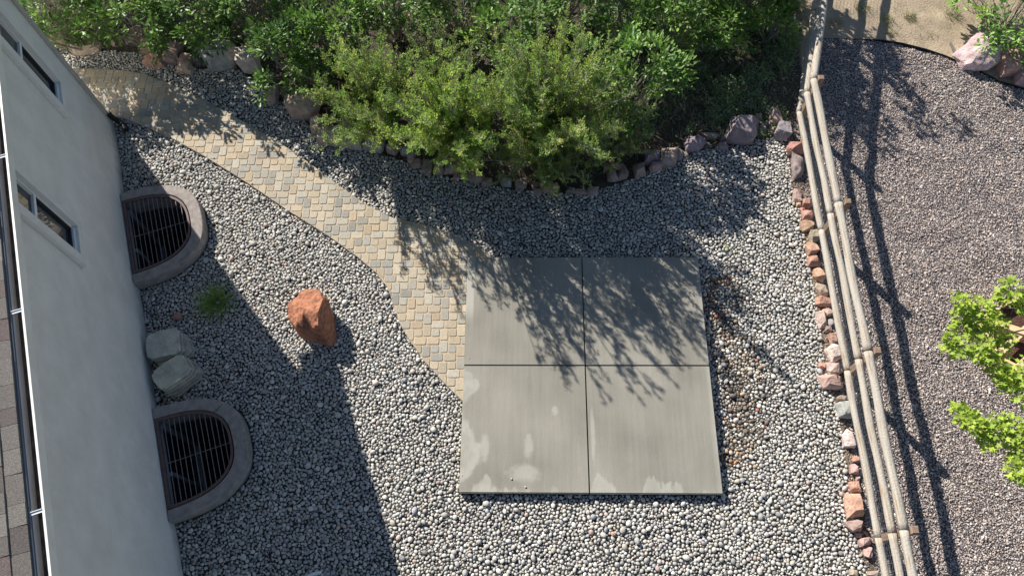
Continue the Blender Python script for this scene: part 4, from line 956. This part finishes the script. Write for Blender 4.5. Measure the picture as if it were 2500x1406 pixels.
# low forbs in the shaded corner
n = 9000; x = g.uniform(1.3, 5.2, n); y = g.uniform(8.1, 11.6, n); ok = ~pip(x, y, BED) & (x < 4.7 + np.maximum(y - 8.5, 0) * .27) & (fbm(x, y, 3, 21) > -.1); x, y = x[ok], y[ok]; rep = 7
cx_ = np.repeat(x, rep); cy_ = np.repeat(y, rep); n = len(cx_); d = g.normal(0, 1, (n, 3)); d[:, 2] = np.abs(d[:, 2]) * .6 + .2
cz_ = g.uniform(0, .16, n); pal = np.array([(.17, .27, .1), (.22, .29, .16), (.27, .32, .21), (.25, .3, .09)])
nn = g.normal(0, .5, (n, 3)); nn[:, 2] += 1
stuff(leaf_mesh('low_forbs', SV, SF, np.stack([cx_ + d[:, 0] * .02, cy_ + d[:, 1] * .02, cz_], -1), d, nn, g.uniform(.025, .055, n), pal[np.repeat(g.choice(4, len(x)), rep)] * g.uniform(.8, 1.2, (n, 1)), MT['grass'], None, (0, 0, 0)), 'low leafy weeds in the shade by the fence corner', 'weeds')

# grass on the bare dirt in the neighbour's corner
def tuft(name, px, py, n, h, w_, cols_, label, cat, rad=.06, spread=.6, group=None, seed=1):
    g = np.random.default_rng(seed); c = G(px, py, 0); t = np.array(c); a = g.uniform(0, 6.28, n); r = rad * np.sqrt(g.uniform(0, 1, n))
    pos = np.stack([r * np.cos(a), r * np.sin(a), np.full(n, -.02)], -1); cc = np.array(cols_)[g.choice(len(cols_), n)] * g.uniform(.8, 1.2, (n, 1))
    o = blades(name, pos, h * g.uniform(.5, 1.1, n), w_ * g.uniform(.6, 1.2, n), cc, MT['grass'], spread=spread, g=g); o.location = (t[0], t[1], 0)
    return tag(o, label, cat, group)
GR = [(.15, .2, .07), (.19, .24, .08), (.3, .28, .14)]
for k, (px, py, n, h, r, lab) in enumerate([(2165,50,160,.2,.14,'grass tuft beside the fence in sunny dirt'),(2175,80,120,.12,.13,'small grass tuft just above the black edging'),(2222,42,170,.2,.13,'grass tuft in the middle of the bare dirt patch'),(2325,35,200,.22,.15,'broad grass tuft left of the top right bush'),(2105,20,200,.2,.16,'shaded grass tuft close to the fence at the top'),(2040,60,160,.18,.14,'shaded grass growing against the fence foot'),(2275,88,60,.08,.12,'sparse grass sprouts right of the dirt patch centre'),(2492,112,120,.12,.12,'low green plant at the right edge above the orange boulder'),(2390,20,150,.2,.16,'grass tuft at the top edge left of the bush')]):
    tuft('grass_tuft', px, py, int(n * .6), h * .8, .004, GR, lab, 'grass', r, .6, 'grass tufts on the bare dirt', 70 + k)
g = np.random.default_rng(77)
n = 6000; x = g.uniform(5, 10, n); y = g.uniform(9, 12.5, n); ok = ~pip(x, y, NEIGH) & (x > 5.0 + (y - 8.5) * .27) & (y > 9.1) & (fbm(x, y, 2.4, 33) + g.normal(0, .4, n) + (y - 10.6) * .35 > .35); x, y = x[ok], y[ok]; n = len(x)
pal = np.array([(.3, .25, .14), (.2, .22, .09), (.14, .18, .06), (.36, .3, .19)])
stuff(blades('dry_grass', np.stack([x, y, np.full(n, -.03)], -1), g.uniform(.02, .1, n), g.uniform(.002, .004, n), pal[g.choice(4, n)], MT['grass'], spread=1.0, g=g), 'sparse dry grass over the bare dirt', 'grass')
# ornamental grass in the gravel
t = thing('ornamental_grass', 'spiky green grass clump alone in shaded gravel between window wells', 'grass', tuple(G(530, 742, 0)))
g = np.random.default_rng(55); n = 260; a = g.uniform(0, 6.28, n); ela = g.uniform(.05, 1.3, n); L_ = .26 + .24 * g.random(n); V = []; F = []; Cc = []
for i in range(n):
    dh = np.array([math.cos(a[i]), math.sin(a[i]), 0]); s_ = np.array([-dh[1], dh[0], 0]) * .0042; e = ela[i]
    p0 = dh * .02; p1 = p0 + (dh * math.cos(e) + np.array([0, 0, math.sin(e)])) * L_[i] * .55; p2 = p1 + (dh * math.cos(e - .55) + np.array([0, 0, math.sin(e - .55)])) * L_[i] * .5
    p2[2] = max(p2[2], .015); b_ = len(V); V += [p0 - s_, p0 + s_, p1 + s_ * .8, p1 - s_ * .8, p2]; F += [(b_, b_ + 1, b_ + 2), (b_, b_ + 2, b_ + 3), (b_ + 3, b_ + 2, b_ + 4)]
    c = np.array([(.22, .34, .07), (.17, .28, .06), (.34, .38, .14)])[g.choice(3, p=[.5, .3, .2])]; Cc += [c] * 5
mesh_np('blades', np.array(V), np.array(F), MT['grass'], np.array(Cc), parent=t)
# little weeds coming through the pebbles
for k, (px, py, lab) in enumerate([(1947, 917, 'yellow green weed in the gravel near the fence rocks'), (1878, 572, 'tiny green weed in sunny gravel above the orange rocks'), (1937, 455, 'small weed beside the tall purple grey rock'), (697, 1385, 'small weed by the black drip tube in shaded gravel'), (1775, 605, 'tiny weed in gravel beyond the far right slab corner')]):
    tuft('small_weed', px, py, 46, .05, .005, [(.25, .34, .06), (.2, .3, .05)], lab, 'weed', .05, .9, 'small weeds in the gravel', 90 + k)

# ------------------------------------------------------------------ maple in its cedar planter
c = G(2512, 822, .22); pc = (c[0], c[1])
pl = thing('planter_box', 'cedar crib planter with crossed boards around the young maple', 'planter', (pc[0], pc[1], 0))
RAD = .7; n = 6; hexp = [(RAD * math.cos(R_(60 * k + 28)), RAD * math.sin(R_(60 * k + 28))) for k in range(n)]
for lv in range(2):
    for k in range(n):
        a = Vector((*hexp[k], 0)); b_ = Vector((*hexp[(k + 1) % n], 0)); d = (b_ - a).normalized(); nn_ = Vector((d.y, -d.x, 0)); ext = .0
        vs = []
        for z in (.0 + .13 * lv, .125 + .13 * lv):
            for p, s_ in ((a - d * ext, 0), (b_ + d * ext, 0), (b_ - d * .02, -.04), (a + d * .02, -.04)): vs.append(tuple(p + nn_ * s_ + Vector((0, 0, z + (.002 if lv else 0)))))
        mb = MB(); mb.add(vs, [(3, 2, 1, 0), (4, 5, 6, 7), (0, 1, 5, 4), (1, 2, 6, 5), (2, 3, 7, 6), (3, 0, 4, 7)]); mb.build('board', MT['planter'], pl)
for k, (an, off_) in enumerate([(38, .12), (38, -.2), (-22, .0)]):
    d = Vector((math.cos(R_(an)), math.sin(R_(an)), 0)); s_ = Vector((-d.y, d.x, 0)); m0 = s_ * off_; z = .262 + .03 * (k == 2)
    vs = [m0 + d * sg * .66 + s_ * w_ for sg, w_ in ((-1, -.05), (1, -.05), (1, .05), (-1, .05))]
    mb = MB(); mb.add([tuple(v + Vector((0, 0, z))) for v in vs] + [tuple(v + Vector((0, 0, z + .026))) for v in vs], [(3, 2, 1, 0), (4, 5, 6, 7), (0, 1, 5, 4), (1, 2, 6, 5), (2, 3, 7, 6), (3, 0, 4, 7)]); mb.build('cross_board', MT['planter'], pl)
mb = MB(); mb.prism([(x * .93, y * .93) for x, y in hexp], -.02, .12); mb.build('mulch', MT['mulch'], pl)
tr = thing('maple_tree', 'young maple with lime green lobed leaves at the right picture edge', 'tree', (pc[0] + .12, pc[1] - .05, .1))
tb = Vector((pc[0] + .12, pc[1] - .05, .1)); fork = Vector((0, -.1, 1.0))
clus = [(2470,705,2.4,.2),(2452,722,2.3,.15),(2350,737,2.5,.16),(2362,752,2.4,.12),(2395,755,2.45,.2),(2412,770,2.4,.18),(2350,775,2.3,.15),(2365,790,2.3,.22),(2345,810,2.25,.13),(2318,826,2.35,.07),(2328,850,2.3,.16),(2345,855,2.25,.12),(2390,795,2.2,.17),(2425,800,2.1,.2),(2440,780,2.1,.16),(2392,840,2.3,.2),(2410,868,2.3,.2),(2385,862,2.3,.12),(2438,850,2.1,.18),(2455,830,2.0,.13),(2432,890,2.2,.2),(2455,915,2.2,.2),(2475,940,2.2,.2),(2452,930,2.2,.12),(2492,960,2.2,.2),(2350,1005,2.4,.14),(2362,1025,2.4,.17),(2385,1035,2.35,.15),(2405,1050,2.35,.15),(2415,1080,2.3,.13),(2440,1050,2.3,.2),(2470,1045,2.3,.2),(2490,1070,2.3,.22),(2475,1090,2.2,.15),(2480,1145,2.3,.15),(2496,1150,2.3,.18),(2500,745,2.3,.14),(2520,900,2.4,.25),(2560,800,2.6,.3),(2600,900,2.8,.35),(2620,750,2.6,.3),(2580,1000,2.6,.3),(2560,690,2.4,.25),(2440,1030,2.35,.14),(2500,1100,2.3,.2)]
mb = MB(); mb.tube([(0, 0, 0), (.02, -.03, .5), fork], [.035, .03, .024], 8); mb.build('trunk', MT['bark'], tr)
g = np.random.default_rng(66); q = random.Random(66); P = []; Ld = []; Nn = []; Sz = []; Cc = []; br = MB()
CL = [(Vector(G(a, b_, z)) - tb, r) for a, b_, z, r in clus]
limbs = [Vector(G(2350, 740, 2.4)) - tb, Vector(G(2330, 840, 2.2)) - tb, Vector(G(2360, 1015, 2.3)) - tb, Vector(G(2480, 1150, 2.2)) - tb, Vector(G(2600, 780, 2.7)) - tb, Vector(G(2470, 700, 2.3)) - tb]
for e in limbs:
    m1 = fork.lerp(e, .5) + Vector((0, 0, .18)); br.tube([fork, m1, e - Vector((0, 0, .05))], [.017, .01, .004], 6, cap=False)
for c, r in CL:
    e = min(limbs, key=lambda l_: (l_ - c).length); m1 = fork.lerp(e, .5) + Vector((0, 0, .18))
    best = min([fork.lerp(m1, t_ / 6) for t_ in range(7)] + [m1.lerp(e, t_ / 6) for t_ in range(7)], key=lambda p: (p - c).length)
    br.tube([best, best.lerp(c, .5) + Vector((0, 0, -.03)), c], [.006, .004, .002], 5, cap=False)
    m = int(22 + 210 * r); dd = unit(g, m); dd[:, 2] *= .6
    P.append(np.array(c)[None] + dd * r * .85 * g.uniform(.2, 1, (m, 1))); l_ = dd.copy(); l_[:, 2] -= .1; Ld.append(l_ + g.normal(0, .3, (m, 3))); nn = g.normal(0, .4, (m, 3)) + np.array([-.3, .35, .8]); Nn.append(nn); Sz.append(.092 * g.uniform(.55, 1.15, m))
    Cc.append(np.array([(.36, .47, .07), (.44, .55, .08), (.28, .39, .06)])[g.choice(3, m)] * g.uniform(.85, 1.2, (m, 1)))
leaf_mesh('crown', MV, MF, np.concatenate(P), np.concatenate(Ld), np.concatenate(Nn), np.concatenate(Sz), np.concatenate(Cc), MT['maple'], tr, (0, 0, 0))
br.build('branches', MT['bark'], tr)
